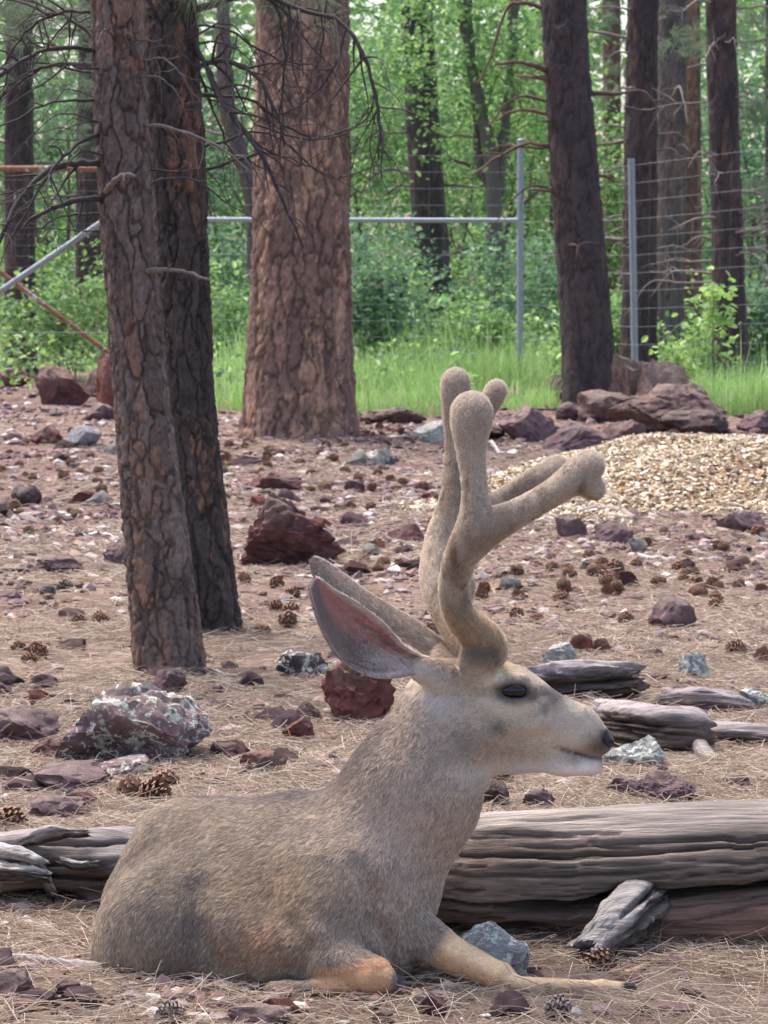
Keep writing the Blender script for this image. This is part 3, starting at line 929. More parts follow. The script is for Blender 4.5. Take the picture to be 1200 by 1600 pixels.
pxbranch(t2, d2, [(428, -20, -0.15), (446, 90, -0.15), (436, 200, -0.15), (452, 330, -0.15)], 0.0045, 0.0012, 40, 8, 0.18, 0.2, DK)
pxbranch(t2, d2, [(560, 70, 0.0), (588, 150, 0.0), (578, 230, 0.0), (596, 300, 0.0)], 0.004, 0.001, 41, 6, 0.15, 0.2, DK)
pxbranch(t2, d2, [(490, -30, 0), (505, 60, 0), (480, 150, 0), (488, 260, 0)], 0.004, 0.0015, 28, 9, 0.2, 0.2, DK)

dead_branches(t1, P1, R1, 71, 16, 1.15, 1.9, 0.32, DK, 6, 0.004)
dead_branches(t2, Pq2, Rq2, 72, 16, 1.15, 2.0, 0.5, DK, 7, 0.005)

# the big pine and the trunks beyond
t3, d3, P3, R3 = tree('pine_tree', 'massive pine with plated pinkish bark at the clearing\'s edge',
    [(472, -60, 142), (472, 150, 143), (471, 300, 146), (470, 430, 150), (470, 540, 156), (471, 640, 160)], 682, 'big', 14, m=230, n=360, plate=0.105, depth=0.018, extra=3, flare=0.16, flake=0.62, flare_h=0.4)
t5, d5, P5, R5 = tree('pine_tree', 'leaning charcoal pine rising from the boulder pile',
    [(878, -60, 68), (884, 80, 70), (895, 230, 72), (907, 390, 76), (918, 540, 80), (922, 625, 84)], 642, 'charcoal', 22, m=84, n=220, plate=0.10, depth=0.014, extra=3, flare=0.04, flake=0.12)
dead_branches(t5, P5, R5, 5, 9, 1.6, 4.6, 0.75, srgb(100, 80, 74), 3, 0.022)
for i, pts in enumerate([[(870, 115, 0), (840, 105, -.1), (810, 97, -.2), (772, 100, -.3)], [(868, 128, 0), (845, 122, -.1), (808, 118, 0)], [(880, 205, 0), (862, 190, -.1), (845, 190, -.2)], [(850, 12, 0), (815, 5, 0), (790, 15, 0), (770, 80, 0), (745, 135, 0)], [(880, 300, 0), (858, 298, -.1), (830, 296, -.2)], [(860, 228, 0), (820, 225, 0), (780, 245, 0), (735, 275, 0)], [(870, 180, 0), (810, 172, 0), (770, 190, 0)], [(880, 385, 0), (898, 382, -.3), (908, 388, -.35)]]):
    pxbranch(t5, d5, pts, 0.034 if i < 2 else 0.02, 0.008, 60 + i, 3, 0.4, 0.1, srgb(112, 86, 76))
t4, d4, P4, R4 = tree('pine_tree', 'dark straight pine rising from tall grass behind the fence rail',
    [(647, -60, 48), (655, 100, 50), (664, 250, 52), (675, 400, 54), (684, 540, 56)], 556, 'charcoal', 33, m=56, n=160, plate=0.14, depth=0.018, extra=4, flare=0.05, flake=0.05)
dead_branches(t4, P4, R4, 6, 8, 1.5, 7, 1.6, srgb(96, 84, 80), 4, 0.03)
t6, d6, P6, R6 = tree('pine_tree', 'brown pine behind the slim galvanised post',
    [(1005, -60, 46), (1003, 100, 48), (1001, 260, 50), (1000, 420, 52), (998, 560, 54)], 612, 'charcoal', 44, m=56, n=160, plate=0.12, depth=0.016, extra=4, flake=0.25)
dead_branches(t6, P6, R6, 7, 18, 1.2, 5.5, 1.0, srgb(128, 114, 108), 4, 0.02)
t7, d7, P7, R7 = tree('pine_tree', 'grey brown pine standing close beside the brown pine',
    [(1052, -60, 46), (1050, 100, 45), (1048, 260, 45), (1046, 420, 44), (1046, 560, 45)], 596, 'grey', 55, m=56, n=160, plate=0.12, depth=0.016, extra=4, flake=0.1)
dead_branches(t7, P7, R7, 8, 18, 1.0, 6, 1.1, srgb(128, 114, 108), 4, 0.02)
t8, d8, P8, R8 = tree('pine_tree', 'reddish barked pine showing between the grey and slim pines',
    [(1078, -60, 30), (1079, 100, 30), (1080, 260, 30), (1081, 420, 31), (1082, 540, 32)], 572, 'red', 66, m=44, n=140, plate=0.12, depth=0.016, extra=4, flake=0.6)
t9, d9, P9, R9 = tree('pine_tree', 'slim wire-crossed pine with pale dead branches by the chip mound',
    [(1126, -60, 46), (1128, 100, 46), (1133, 260, 47), (1138, 420, 48), (1143, 560, 50), (1145, 630, 52)], 636, 'charcoal', 77, m=56, n=170, plate=0.09, depth=0.013, extra=3, flake=0.08)
dead_branches(t9, P9, R9, 9, 28, 1.0, 4.6, 0.8, srgb(140, 126, 120), 5, 0.016)
t10, d10, P10, R10 = tree('pine_tree', 'pine standing behind the rusty top rail of the fence',
    [(32, -60, 40), (30, 100, 42), (30, 260, 44), (31, 420, 46), (32, 570, 50)], 586, 'charcoal', 88, m=56, n=160, plate=0.13, depth=0.017, extra=4, flake=0.15)
dead_branches(t10, P10, R10, 10, 20, 2.0, 6.0, 1.5, srgb(96, 86, 82), 5, 0.02)
t11, d11, P11, R11 = tree('pine_tree', 'pine behind the crossed fence braces, mostly hidden by the slim front pine',
    [(146, -60, 40), (144, 100, 42), (142, 260, 44), (141, 420, 44), (142, 550, 46)], 572, 'charcoal', 99, m=50, n=150, plate=0.14, depth=0.018, extra=4, flake=0.1)
dead_branches(t11, P11, R11, 11, 20, 2.0, 6.5, 1.6, srgb(100, 90, 86), 5, 0.02)
t13, d13, P13, R13 = tree('snag_tree', 'thin curved pinkish dead trunk between the twin pines and the big pine',
    [(345, -60, 16), (350, 60, 22), (352, 150, 26), (372, 230, 24), (392, 290, 24), (398, 400, 24), (396, 560, 26)], 600, 'grey', 111, m=40, n=160, plate=0.12, depth=0.01, extra=2, flake=0.3)
dead_branches(t13, P13, R13, 12, 8, 2.0, 5.5, 1.2, srgb(124, 104, 98), 4, 0.02)
t15, d15, P15, R15 = tree('pine_tree', 'distant orange barked pine seen in the gap beside the charcoal pine',
    [(955, -60, 26), (956, 120, 27), (957, 300, 28), (958, 540, 30)], 530, 'red', 122, m=40, n=120, plate=0.2, depth=0.02, extra=5, flake=0.8)
t14, d14, P14, R14 = tree('pine_tree', 'pine at the edge of the view beyond the slim wire-crossed pine',
    [(1212, -60, 30), (1212, 200, 31), (1213, 400, 33), (1214, 560, 34)], 600, 'charcoal', 133, m=50, n=180, plate=0.12, depth=0.015, extra=3, flake=0.1)
dead_branches(t14, P14, R14, 13, 20, 1.2, 5, 1.2, srgb(112, 100, 96), 5, 0.02)

# ------------------------------------------------------------------ fence
def pipe(name, a, b, r, mat, root, m=10, n=2):
    V, Q, T = tube(np.linspace(a, b, n), r, m)
    put(name, mesh_np(name, V, [Q, T], mat, None, True, 40), root)

def fence():
    def at(px, d, h):          # a point of the fence line: pixel column, distance, height above ground
        p = P(px, 600, d)
        return np.array([p[0], p[1], gz1(p[0], p[1]) + h])
    # stretch with the brace rail: from the hidden gate post to the corner post
    root = empty('wire_fence', at(812, 28, 0))
    tag(root, 'tall grey wire fence with a brace rail behind the big pine', 'fence')
    H = 2.42
    for px, d in ((812, 28.0), (196, 28.0)):
        pipe('post', at(px, d, -0.1), at(px, d, 2.55 if px > 500 else 2.3), 0.033, M_GALV, root)
        cap = ico(2)
        put('post_cap', mesh_np('post_cap', cap[0] * np.array([0.038, 0.038, 0.022]) + at(px, d, 2.55 if px > 500 else 2.3), cap[1], M_GALV), root)
    pipe('brace_rail', at(196, 28, 1.765), at(812, 28, 1.765), 0.024, M_GALV, root)
    for k in range(15):
        h = 0.12 + 0.163 * k
        pipe('wire', at(196, 27.97, h), at(812, 27.97, h), 0.0013, M_WIRE, root, 4)
    for k in range(1, 26):
        px = 196 + (812 - 196) * k / 26
        pipe('stay_wire', at(px, 27.965, 0.05), at(px, 27.965, H), 0.0005, M_WIRE, root, 4)
    # stretch turning nearer beside the boulders
    root = empty('wire_fence', at(988, 25.8, 0))
    tag(root, 'tall grey wire fence crossing in front of the slim pine beside the boulders', 'fence')
    line = [(812, 28.0), (988, 25.8), (1290, 23.0)]
    for (px, d, lean) in ((988, 25.8, -4), (1290, 23.0, 0)):
        a, b = at(px + 6, d, -0.1), at(px + lean, d, 2.3)
        pipe('post', a, b, 0.031, M_GALV, root)
    for (pa, da), (pb, db) in zip(line[:-1], line[1:]):
        for k in range(14):
            h = 0.12 + 0.163 * k
            pipe('wire', at(pa, da - 0.03, h), at(pb, db - 0.03, h), 0.0013, M_WIRE, root, 4)
        nn = 8 if pa < 900 else 12
        for k in range(1, nn):
            t = k / nn
            px = pa + (pb - pa) * t; d = da + (db - da) * t
            pipe('stay_wire', at(px, d - 0.035, 0.05), at(px, d - 0.035, 2.25), 0.0005, M_WIRE, root, 4)
    # rusty braced panel
    def pt(px, py, d=28.0):
        return P(px, py, d)
    root = empty('wire_fence', at(20, 28, 0))
    tag(root, 'rusty wire fence panel with crossed pipe braces', 'fence')
    pipe('top_rail', pt(-150, 263), pt(196, 264), 0.030, M_RUST, root)
    pipe('pale_brace', pt(196, 322), pt(-150, 557), 0.030, M_GALV, root)
    pipe('rusty_brace', pt(-150, 313, 28.12), pt(196, 571, 28.12), 0.026, M_RUST, root)
    pipe('post', at(-150, 28, -0.1), at(-150, 28, 2.35), 0.035, M_RUST, root)
    for k in range(20):
        y = 281 + 17.0 * k
        hh = 0.0024 if k == 14 else 0.0019
        pipe('wire', pt(-150, y, 27.9), pt(196, y + 0.5, 27.9), hh * (1.6 if k == 14 else 1), M_WIRE if k == 14 else M_RUSTWIRE, root, 4)
    for k in range(1, 16):
        px = -150 + 346 * k / 16
        pipe('stay_wire', pt(px, 268, 27.89), pt(px, 618, 27.89), 0.0013, M_RUSTWIRE, root, 4)
fence()

# ------------------------------------------------------------------ foliage
def leaves_mesh(name, C, size, rng, palette, flat=0.5, width=0.6):
    """one folded leaf blade (two quads) at each point of C"""
    n = len(C)
    nr = rng.normal(size=(n, 3)); nr[:, 2] = np.abs(nr[:, 2]) + flat
    nr /= np.linalg.norm(nr, axis=1)[:, None]
    a = rng.normal(size=(n, 3)); a -= (a * nr).sum(1)[:, None] * nr; a /= np.linalg.norm(a, axis=1)[:, None]
    b = np.cross(nr, a)
    s = (size * rng.uniform(0.6, 1.3, n))[:, None]
    w = s * width * 0.5
    p0 = C - a * s * 0.5; p1 = C + a * s * 0.5 - nr * s * 0.12
    l1 = C - a * s * 0.15 + b * w + nr * s * 0.1; l2 = C + a * s * 0.25 + b * w * 0.8 + nr * s * 0.06
    r1 = C - a * s * 0.15 - b * w + nr * s * 0.1; r2 = C + a * s * 0.25 - b * w * 0.8 + nr * s * 0.06
    V = np.stack([p0, p1, l1, l2, r1, r2], 1).reshape(-1, 3)
    k = (np.arange(n) * 6)[:, None]
    Q = np.concatenate([k + np.array([[0, 1, 3, 2]]), k + np.array([[0, 4, 5, 1]])])
    pal = np.array(palette)
    c = pal[rng.integers(len(pal), size=n)] * rng.uniform(0.95, 1.55, (n, 1))  # haze put into the leaf colours as an overall lift
    return mesh_np(name, V, Q, M_LEAF, np.repeat(c, 6, 0), False)

GREEN = [srgb(98, 142, 72), srgb(120, 164, 84), srgb(82, 124, 66), srgb(142, 178, 98)]
COOL = [srgb(82, 124, 84), srgb(98, 140, 96), srgb(70, 106, 74), srgb(116, 152, 108)]
BRIGHT = [srgb(140, 184, 84), srgb(158, 196, 98), srgb(118, 166, 72), srgb(176, 208, 116)]

def clumps(rng, centre, rad, n_clump, per, spread):
    q = rng.normal(size=(n_clump, 3)); q /= np.linalg.norm(q, axis=1)[:, None]
    q *= (rng.random(n_clump) ** 0.45)[:, None]
    cc = centre + q * rad
    pts = np.repeat(cc, per, 0) + rng.normal(size=(n_clump * per, 3)) * spread * np.repeat(rng.uniform(0.5, 1.3, n_clump), per)[:, None]
    return pts, cc

def leafy(name, label, cat, px, d, height, width, seed, palette, n_clump=60, per=45, leaf=0.09, spread=0.22, base=0.12, stems=3, stem_r=0.03, bark=None, group=None, lean=0.0, crown0=0.35):
    rng = np.random.default_rng(seed)
    p = P(px, 600, d)
    g = gz1(p[0], p[1])
    root = empty(name, (p[0], p[1], g))
    tag(root, label, cat, group)
    foot = np.array([p[0], p[1], g])
    cz = height * (crown0 + 1) / 2
    centre = foot + np.array([lean, 0, cz])
    rad = np.array([width / 2, width / 2.4, height * (1 - crown0) / 2])
    pts, cc = clumps(rng, centre, rad, n_clump, per, spread)
    pts = pts[pts[:, 2] > g + base]
    mb = MB()
    bc = bark if bark is not None else srgb(104, 92, 84)
    for k in range(stems):
        tgt = cc[int(rng.integers(len(cc)))]
        f = foot + np.array([rng.normal() * 0.05 * stems, rng.normal() * 0.05 * stems, -0.05])
        mid = f * 0.5 + tgt * 0.5 + rng.normal(size=3) * np.array([0.12, 0.12, 0.05]) * height * 0.25
        c = spline([f, mid, tgt], 12)
        r = np.linspace(stem_r, stem_r * 0.3, 12)
        mb.add(*tube(c, r, 7), C=bc)
        for j in range(5):
            tg = cc[int(rng.integers(len(cc)))]
            s0 = c[int(rng.integers(4, 11))]
            if tg[2] < s0[2] - 0.2: continue
            c2 = spline([s0, (s0 + tg) / 2 + rng.normal(size=3) * 0.1, tg], 7)
            mb.add(*tube(c2, np.linspace(stem_r * 0.4, stem_r * 0.1, 7), 5), C=bc)
    put('stems', mb.mesh('stems', M_DEADWOOD), root) if stems > 1 else put('trunk', mb.mesh('trunk', M_DEADWOOD), root)
    put('foliage', leaves_mesh('foliage', pts, leaf, rng, palette), root)
    return root

SH = 'leafy shrubs growing beyond the wire fence'
SHL = ['low leafy shrub in the gap between the twin pines and the big pine', 'blue green shrub growing right beside the massive pine', 'low green shrub between the dark straight pine and the corner post',
       'blue green shrub under the forked oak', 'green shrub at the foot of the dark straight pine', 'low shrub behind the crossed fence braces', 'leafy shrub hidden behind the twin pine trunks',
       'tiny shrub between the charcoal pine and the slim post', 'blue green shrub past the slim wire-crossed pine', 'green shrub at the foot of the brown pine', 'taller blue green shrub behind the curved dead trunk',
       'green shrub behind the dark straight pine', 'tall blue green shrub behind the brace rail by the massive pine', 'green shrub behind the charcoal pine', 'green shrub behind the pine at the rusty top rail']
for i, (px, d, h, w, pal) in enumerate([(350, 31, 1.3, 1.6, GREEN), (572, 31, 1.6, 0.9, COOL), (752, 33, 0.9, 1.0, GREEN), (800, 36, 1.7, 2.0, COOL), (600, 36, 1.3, 1.2, GREEN), (95, 33, 1.2, 1.6, GREEN), (200, 35, 1.6, 1.6, GREEN), (945, 30, 0.9, 0.9, GREEN), (1195, 29, 1.3, 0.9, COOL), (1025, 36, 1.2, 0.9, GREEN), (395, 37, 2.0, 2.2, COOL), (740, 48, 2.0, 2.0, GREEN), (560, 40, 2.2, 2.4, COOL), (860, 40, 2.0, 2.2, GREEN), (20, 40, 2.0, 2.4, GREEN)]):
    leafy('shrub', SHL[i], 'shrub', px, d, h, w, 200 + i, pal, 34, 46, 0.085, 0.16, 0.05, 4, 0.012, None, SH, crown0=0.1)
leafy('shrub', 'bright yellow green sapling behind the boulder pile', 'shrub', 1058, 25.2, 0.75, 0.32, 230, BRIGHT, 9, 12, 0.075, 0.08, 0.1, 4, 0.008, None, None, crown0=0.3)
leafy('shrub', 'little bright sprig of leaves beside the slim wire-crossed pine', 'shrub', 1105, 24.4, 1.15, 0.5, 231, BRIGHT, 14, 20, 0.08, 0.09, 0.1, 3, 0.008, None, None, crown0=0.3)
OAKS = 'leafy green trees beyond the fence'
OKL = ['leafy tree filling the gap between massive pine and dark straight pine', 'blue green leafy tree behind the curved dead trunk', 'leafy tree crowding behind the forked oak', 'leafy tree just behind the charcoal pine',
       'blue green leafy tree behind the rusty fence panel', 'small leafy tree in the bright gap by the slim post', 'blue green leafy tree past the slim wire-crossed pine', 'blue green leafy tree behind the reddish pine',
       'leafy tree behind the twin pine trunks', 'tall blue green leafy tree deep behind the massive pine', 'tallest leafy tree deep behind the dark straight pine']
for i, (px, d, h, w, pal, n) in enumerate([(590, 51, 6.2, 3.6, GREEN, 90), (340, 46, 5.0, 3.6, COOL, 80), (745, 53, 7.0, 3.2, GREEN, 90), (850, 50, 6.6, 2.6, GREEN, 70), (75, 45, 4.6, 3.2, COOL, 70), (960, 52, 4.2, 2.4, GREEN, 55), (1185, 44, 5.0, 3.2, COOL, 80), (1100, 50, 5.2, 3.0, COOL, 60), (210, 50, 5.6, 3.2, COOL, 70), (560, 56, 7.6, 3.8, COOL, 90), (700, 58, 8.0, 4.0, GREEN, 90)]):
    leafy('broadleaf_tree', OKL[i], 'tree', px, d, h, w, 260 + i, pal, n, 48, 0.11, 0.30, 0.2, 2, 0.05, None, OAKS, crown0=0.15)
# forked oak behind the corner post
def oak():
    d = 40.0
    p = P(772, 470, d)
    root = empty('oak_tree', (p[0], p[1], gz1(p[0], p[1])))
    tag(root, 'forked oak with several dark stems behind the corner post', 'tree')
    rng = np.random.default_rng(9)
    for j, (pts, r0, r1) in enumerate([([(778, 560), (775, 440), (772, 330), (768, 250), (752, 170), (728, 60), (722, -60)], 30, 12),
                       ([(772, 340), (782, 270), (790, 190), (800, 90), (808, -60)], 22, 12), ([(770, 300), (748, 240), (742, 150), (735, 40), (732, -50)], 18, 9),
                       ([(776, 420), (800, 340), (840, 300)], 10, 4), ([(770, 300), (735, 260), (700, 250)], 10, 4), ([(775, 400), (745, 385), (700, 400)], 9, 3)]):
        w = [P(x, y, d + 0.1 * j) for x, y in pts]
        put('stem', branch_mesh(w, r0 * d / F * 0.5, r1 * d / F * 0.5, rng, 6, 1.0, 0.0, srgb(104, 96, 90), 1, 10), root)
    pts, cc = clumps(rng, P(765, 90, d), np.array([1.6, 1.0, 1.5]), 70, 45, 0.25)
    put('foliage', leaves_mesh('foliage', pts, 0.10, rng, GREEN), root)
oak()

# far woodland that reads as one mass
def woodland():
    rng = np.random.default_rng(77)
    n = 76000
    d = rng.uniform(62, 100, n)
    x = np.where(rng.random(n) < 0.55, rng.uniform(-0.17, 0.17, n), rng.uniform(-0.6, 0.6, n)) * d
    z = rng.random(n) ** 0.9 * 13
    C = np.stack([x, d, z], 1)
    den = fbm(C * np.array([0.22, 0.22, 0.3]), 3, 5)
    gap = np.exp(-(((x / d * F + 600 - 985) / 55) ** 2)) * (z > 4)
    keep = rng.random(n) < np.clip(sstep(den, -0.30, 0.22) * (1 - 0.85 * gap) , 0, 1)
    o = obj('woodland', leaves_mesh('woodland', C[keep], 0.38, rng, GREEN + COOL + BRIGHT[:1]))
    tag(o, 'hazy far green woodland filling the distance', 'woodland', kind='stuff')
woodland()

# live pine boughs
def boughs(root, items, seed, pal, per=34, L=0.13):
    rng = np.random.default_rng(seed)
    pts, cols, rads = [], [], []
    for (px, py, d, spreadpx, count) in items:
        mb = MB()
        c0 = P(px, py, d)
        sp = spreadpx * d / F
        for _ in range(count):
            t = c0 + rng.normal(size=3) * np.array([sp, sp * 0.8, sp * 0.5])
            dv = rng.normal(size=3) * np.array([1, 1, 0.5]); dv /= np.linalg.norm(dv)
            m = int(per * rng.uniform(0.7, 1.3))
            dr = dv + rng.normal(size=(m, 3)) * 0.75
            dr /= np.linalg.norm(dr, axis=1)[:, None]
            ln = L * rng.uniform(0.7, 1.2, m)[:, None]
            b = t + dv * rng.uniform(-0.09, 0.06, m)[:, None]
            mid = b + dr * ln * 0.5
            tip = b + dr * ln + np.array([0, 0, -1]) * ln * 0.12
            pts.append(np.stack([b, mid, tip], 1))
            cols.append(np.repeat((np.array(pal)[rng.integers(len(pal), size=m)] * rng.uniform(0.8, 1.2, (m, 1)))[:, None], 3, 1))
            rads.append(np.repeat(np.full((m, 1), 0.0011 * d / 20), 3, 1) * np.array([1, 1, 0.5]))
    pts = np.concatenate(pts)
    o = curves_np('needle_foliage', pts, np.concatenate(rads), np.concatenate(cols), M_STRAND, root)
    o.location = -root.location
PINEG = [srgb(96, 122, 88), srgb(112, 138, 100), srgb(80, 104, 78), srgb(128, 148, 112)]
boughs(t10, [(40, 20, 31, 55, 46), (110, 40, 33, 45, 30), (20, 120, 34, 45, 26), (100, 140, 34, 45, 24), (80, 210, 35, 40, 16)], 1, PINEG)
boughs(t13, [(340, 40, 38, 45, 30), (390, 120, 38, 40, 24), (360, 210, 38, 36, 16)], 2, PINEG)
boughs(t9, [(1180, 60, 28, 40, 30), (1185, 170, 28, 34, 24), (1090, 60, 30, 40, 24), (1190, 290, 28, 28, 14)], 3, PINEG)
boughs(t15, [(940, 40, 44, 40, 34), (960, 130, 46, 34, 22), (925, 150, 46, 28, 12)], 4, PINEG)
boughs(t11, [(190, 30, 36, 60, 30), (130, 100, 36, 50, 26), (170, 230, 36, 40, 14)], 5, PINEG)
boughs(t2, [(470, -25, 8.4, 45, 22), (330, -20, 8.3, 40, 12), (20, -10, 8.3, 60, 26), (95, -15, 8.2, 40, 12)], 6, PINEG, 26, 0.12)

# weeds and seedlings in the meadow
def weeds():
    r = np.random.default_rng(91)
    n = 520
    y = 26.5 + 17 * r.random(n) ** 1.3
    x = np.where(r.random(n) < 0.65, r.uniform(-0.16, 0.16, n), r.uniform(-0.5, 0.5, n)) * y
    keep = ~((x > 1.2) & (y < 28)) & ~((x < -1.8) & (y < 29.5))
    x, y = x[keep], y[keep]
    per = r.integers(12, 34, len(x))
    c = np.repeat(np.stack([x, y, gz(x, y)], 1), per, 0)
    hh = np.repeat(r.uniform(0.15, 0.6, len(x)), per)
    c = c + r.normal(size=c.shape) * np.array([0.14, 0.14, 0.0]) + np.stack([hh * 0, hh * 0, hh * r.random(len(hh)) ** 0.7], 1)
    o = obj('undergrowth', leaves_mesh('undergrowth', c, 0.085, r, GREEN + COOL + BRIGHT))
    tag(o, 'low leafy weeds scattered through the meadow grass', 'weeds', kind='stuff')
weeds()

# meadow grass beyond the fence
def grass():
    r = np.random.default_rng(14)
    n = 120000
    y = 26.5 + 30 * r.random(n) ** 1.5
    x = np.where(r.random(n) < 0.72, r.uniform(-0.16, 0.16, n), r.uniform(-0.55, 0.55, n)) * y
    # nearer edge follows the clearing: grass begins behind the rocks
    pn = fbm(np.stack([x, y, x * 0], 1) * 0.9, 3, 44)
    keep = (r.random(n) < np.clip(0.25 + 1.6 * sstep(pn, -0.2, 0.25), 0, 1)) & (y > 28.6 + 7.5 * sstep(-x, 1.8, 3.2) * (1 - sstep(-x, 6, 8)) - 5.0 * sstep(x, 2.2, 3.6) + 1.0 * vnoise(np.stack([x, y, x * 0], 1) * 0.7, 3))
    near = (x > -1.8) & (x < 1.6)
    x2 = r.uniform(-1.7, 1.6, 16000); y2 = r.uniform(22.5, 29, 16000)
    k2 = y2 > 23.3 + 2.2 * (np.abs(x2 - 0.1) / 1.6) + 0.5 * vnoise(np.stack([x2, y2, x2 * 0], 1), 3)
    x3 = r.uniform(2.6, 3.6, 5000); y3 = r.uniform(22.3, 26, 5000)
    x = np.concatenate([x[keep], x2[k2], x3]); y = np.concatenate([y[keep], y2[k2], y3])
    n = len(x)
    patch = fbm(np.stack([x, y, x * 0], 1) * 0.8, 3, 8)
    L = r.uniform(0.15, 0.5, n) * (1 + 1.2 * patch) * np.where(r.random(n) < 0.06, 1.6, 1.0) * (0.6 + 0.4 * sstep(y, 23, 30))
    a = r.uniform(0, 6.283, n)
    bend = np.abs(r.normal(size=n)) * 0.35
    base = np.stack([x, y, gz(x, y) - 0.01], 1)
    h = np.stack([np.cos(a), np.sin(a), a * 0], 1)
    pts = np.stack([base + (h * (bend * t * t)[:, None] if False else h * (bend * t * t * L)[:, None]) + np.array([0, 0, 1]) * (L * t * (1 - 0.25 * bend * t))[:, None] for t in (0, 0.5, 1.0)], 1)
    rad = (0.0035 * r.uniform(0.7, 1.4, n) * (y / 28))[:, None] * np.array([1, 0.8, 0.2])
    pal = np.array([srgb(132, 178, 84), srgb(150, 192, 98), srgb(112, 158, 72), srgb(170, 200, 120), srgb(184, 186, 130)])
    c = pal[r.choice(5, n, p=[.30, .26, .20, .15, .09])] * r.uniform(0.85, 1.3, (n, 1)) * (1 + 0.7 * fbm(np.stack([x, y, x * 0], 1) * 0.6, 3, 47))[:, None]
    o = curves_np('grass', pts, rad, np.repeat(c[:, None], 3, 1), M_STRAND)
    tag(o, 'tall bright green meadow grass beyond the fence', 'grass', kind='stuff')
grass()
# ------------------------------------------------------------------ logs, stumps and sticks
def log_mesh(name, pts, rads, m, n, seed, cols, groove=0.006, squash=1.0, cracks=(), fibre=34.0, jag=0.02, rough=0.18, lump=2.0):
    """weathered log round a centreline; cracks: (x0, x1, angle0, angle1, depth, width) along its length; angle 0 faces the camera, +90 deg is up"""
    c = spline(pts, n)
    rr = np.interp(np.linspace(0, 1, n), np.linspace(0, 1, len(rads)), rads)
    t = np.gradient(c, axis=0); t /= np.linalg.norm(t, axis=1)[:, None]
    up = np.array([0, 0, 1.0]) - t * t[:, 2:3]; up /= np.linalg.norm(up, axis=1)[:, None]
    fr = np.cross(up, t); fr = np.where((fr[:, 1] > 0)[:, None], -fr, fr)
    th = np.linspace(-math.pi, math.pi, m, endpoint=False)
    dirv = fr[:, None] * np.cos(th)[None, :, None] + up[:, None] * np.sin(th)[None, :, None] * squash
    s = np.concatenate([[0], np.cumsum(np.linalg.norm(np.diff(c, axis=0), axis=1))])
    rm = rr.mean()
    q = np.stack([np.repeat(s[:, None], m, 1), np.broadcast_to(rm * np.cos(th), (n, m)), np.broadcast_to(rm * np.sin(th), (n, m))], -1).reshape(-1, 3)
    warp = q + 0.008 * np.stack([q[:, 0] * 0, fbm(q * 5, 3, seed + 1), fbm(q * 5, 3, seed + 2)], 1)
    f = fbm(warp * np.array([5.0, fibre, fibre]), 4, seed)
    rid = 1 - np.abs(fbm(warp * np.array([3.4, fibre * 0.5, fibre * 0.5]), 4, seed + 7)) * 4
    rid = rid * sstep(fbm(q * np.array([2.5, 12, 12]), 2, seed + 8), -0.25, 0.15)
    big = fbm(q * np.array([lump, 9, 9]) * (0.1 / rm) ** 0.7, 3, seed + 3)
    rid = np.clip((rid - 0.62) / 0.38, 0, 1) ** 1.5
    h = groove * f - groove * 1.9 * rid + rm * rough * big
    TH = np.broadcast_to(th, (n, m)).ravel()
    S = q[:, 0]
    cut = np.zeros(len(q))
    for (x0, x1, a0, a1, dep, wid) in cracks:
        u = np.clip((S - x0) / (x1 - x0), 0, 1)
        ang = a0 + (a1 - a0) * u + 0.05 * vnoise(np.stack([S * 5, S * 0, S * 0], 1), seed + 31) + 0.025 * vnoise(np.stack([S * 30, S * 0, S * 0], 1), seed + 32)
        ww = wid * (0.4 + 0.9 * np.sin(math.pi * np.clip(u, 0.02, 0.98))) * (1 + 0.4 * vnoise(np.stack([S * 14, S * 0 + 3, S * 0], 1), seed + 33))
        inside = (S > x0) & (S < x1)
        g = np.exp(-np.abs((TH - ang) / ww) ** 3) * inside
        h -= dep * g * np.clip(4 * np.minimum(u, 1 - u) + 0.15, 0, 1)
        cut = np.maximum(cut, g)
    off = np.zeros((n, m))
    qa = q[:m] / rm * 0.1
    e0 = jag * (1.6 * fbm(qa * 25, 2, seed + 40) + 0.9 * fbm(qa * 130, 2, seed + 42)); e1 = jag * (1.6 * fbm(qa * 25, 2, seed + 41) + 0.9 * fbm(qa * 130, 2, seed + 43))
    V = c[:, None] + dirv * (rr[:, None] + h.reshape(n, m))[..., None]
    r0 = np.clip(1 - s / (4 * jag), 0, 1)[:, None, None]; r1 = np.clip(1 - (s[-1] - s) / (4 * jag), 0, 1)[:, None, None]
    V = V - t[0] * e0[None, :, None] * r0 + t[-1] * e1[None, :, None] * r1
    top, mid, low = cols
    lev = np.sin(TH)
    col = mixc(low, mid, sstep(lev + 0.3 * big, -0.75, -0.2))  # bleached top; top light and underside shadow also put into the colour
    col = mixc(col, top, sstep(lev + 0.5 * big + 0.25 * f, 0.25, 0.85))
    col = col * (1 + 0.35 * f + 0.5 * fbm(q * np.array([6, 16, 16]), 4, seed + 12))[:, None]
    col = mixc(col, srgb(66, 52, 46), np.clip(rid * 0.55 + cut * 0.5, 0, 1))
    i0, i1 = n * m, n * m + 1
    V = np.concatenate([V.reshape(-1, 3), c[:1] + t[:1] * rr[0] * 0.25, c[-1:] - t[-1:] * rr[-1] * 0.25])
    col = np.concatenate([col, [low], [low]])
    k = np.arange(m)
    T = np.concatenate([np.stack([(k + 1) % m, k, np.full(m, i0)], 1), np.stack([(n - 1) * m + k, (n - 1) * m + (k + 1) % m, np.full(m, i1)], 1)])
    Q = ring_faces(n, m)
    return mesh_np(name, V, [Q, T], M_LOG, col, True)

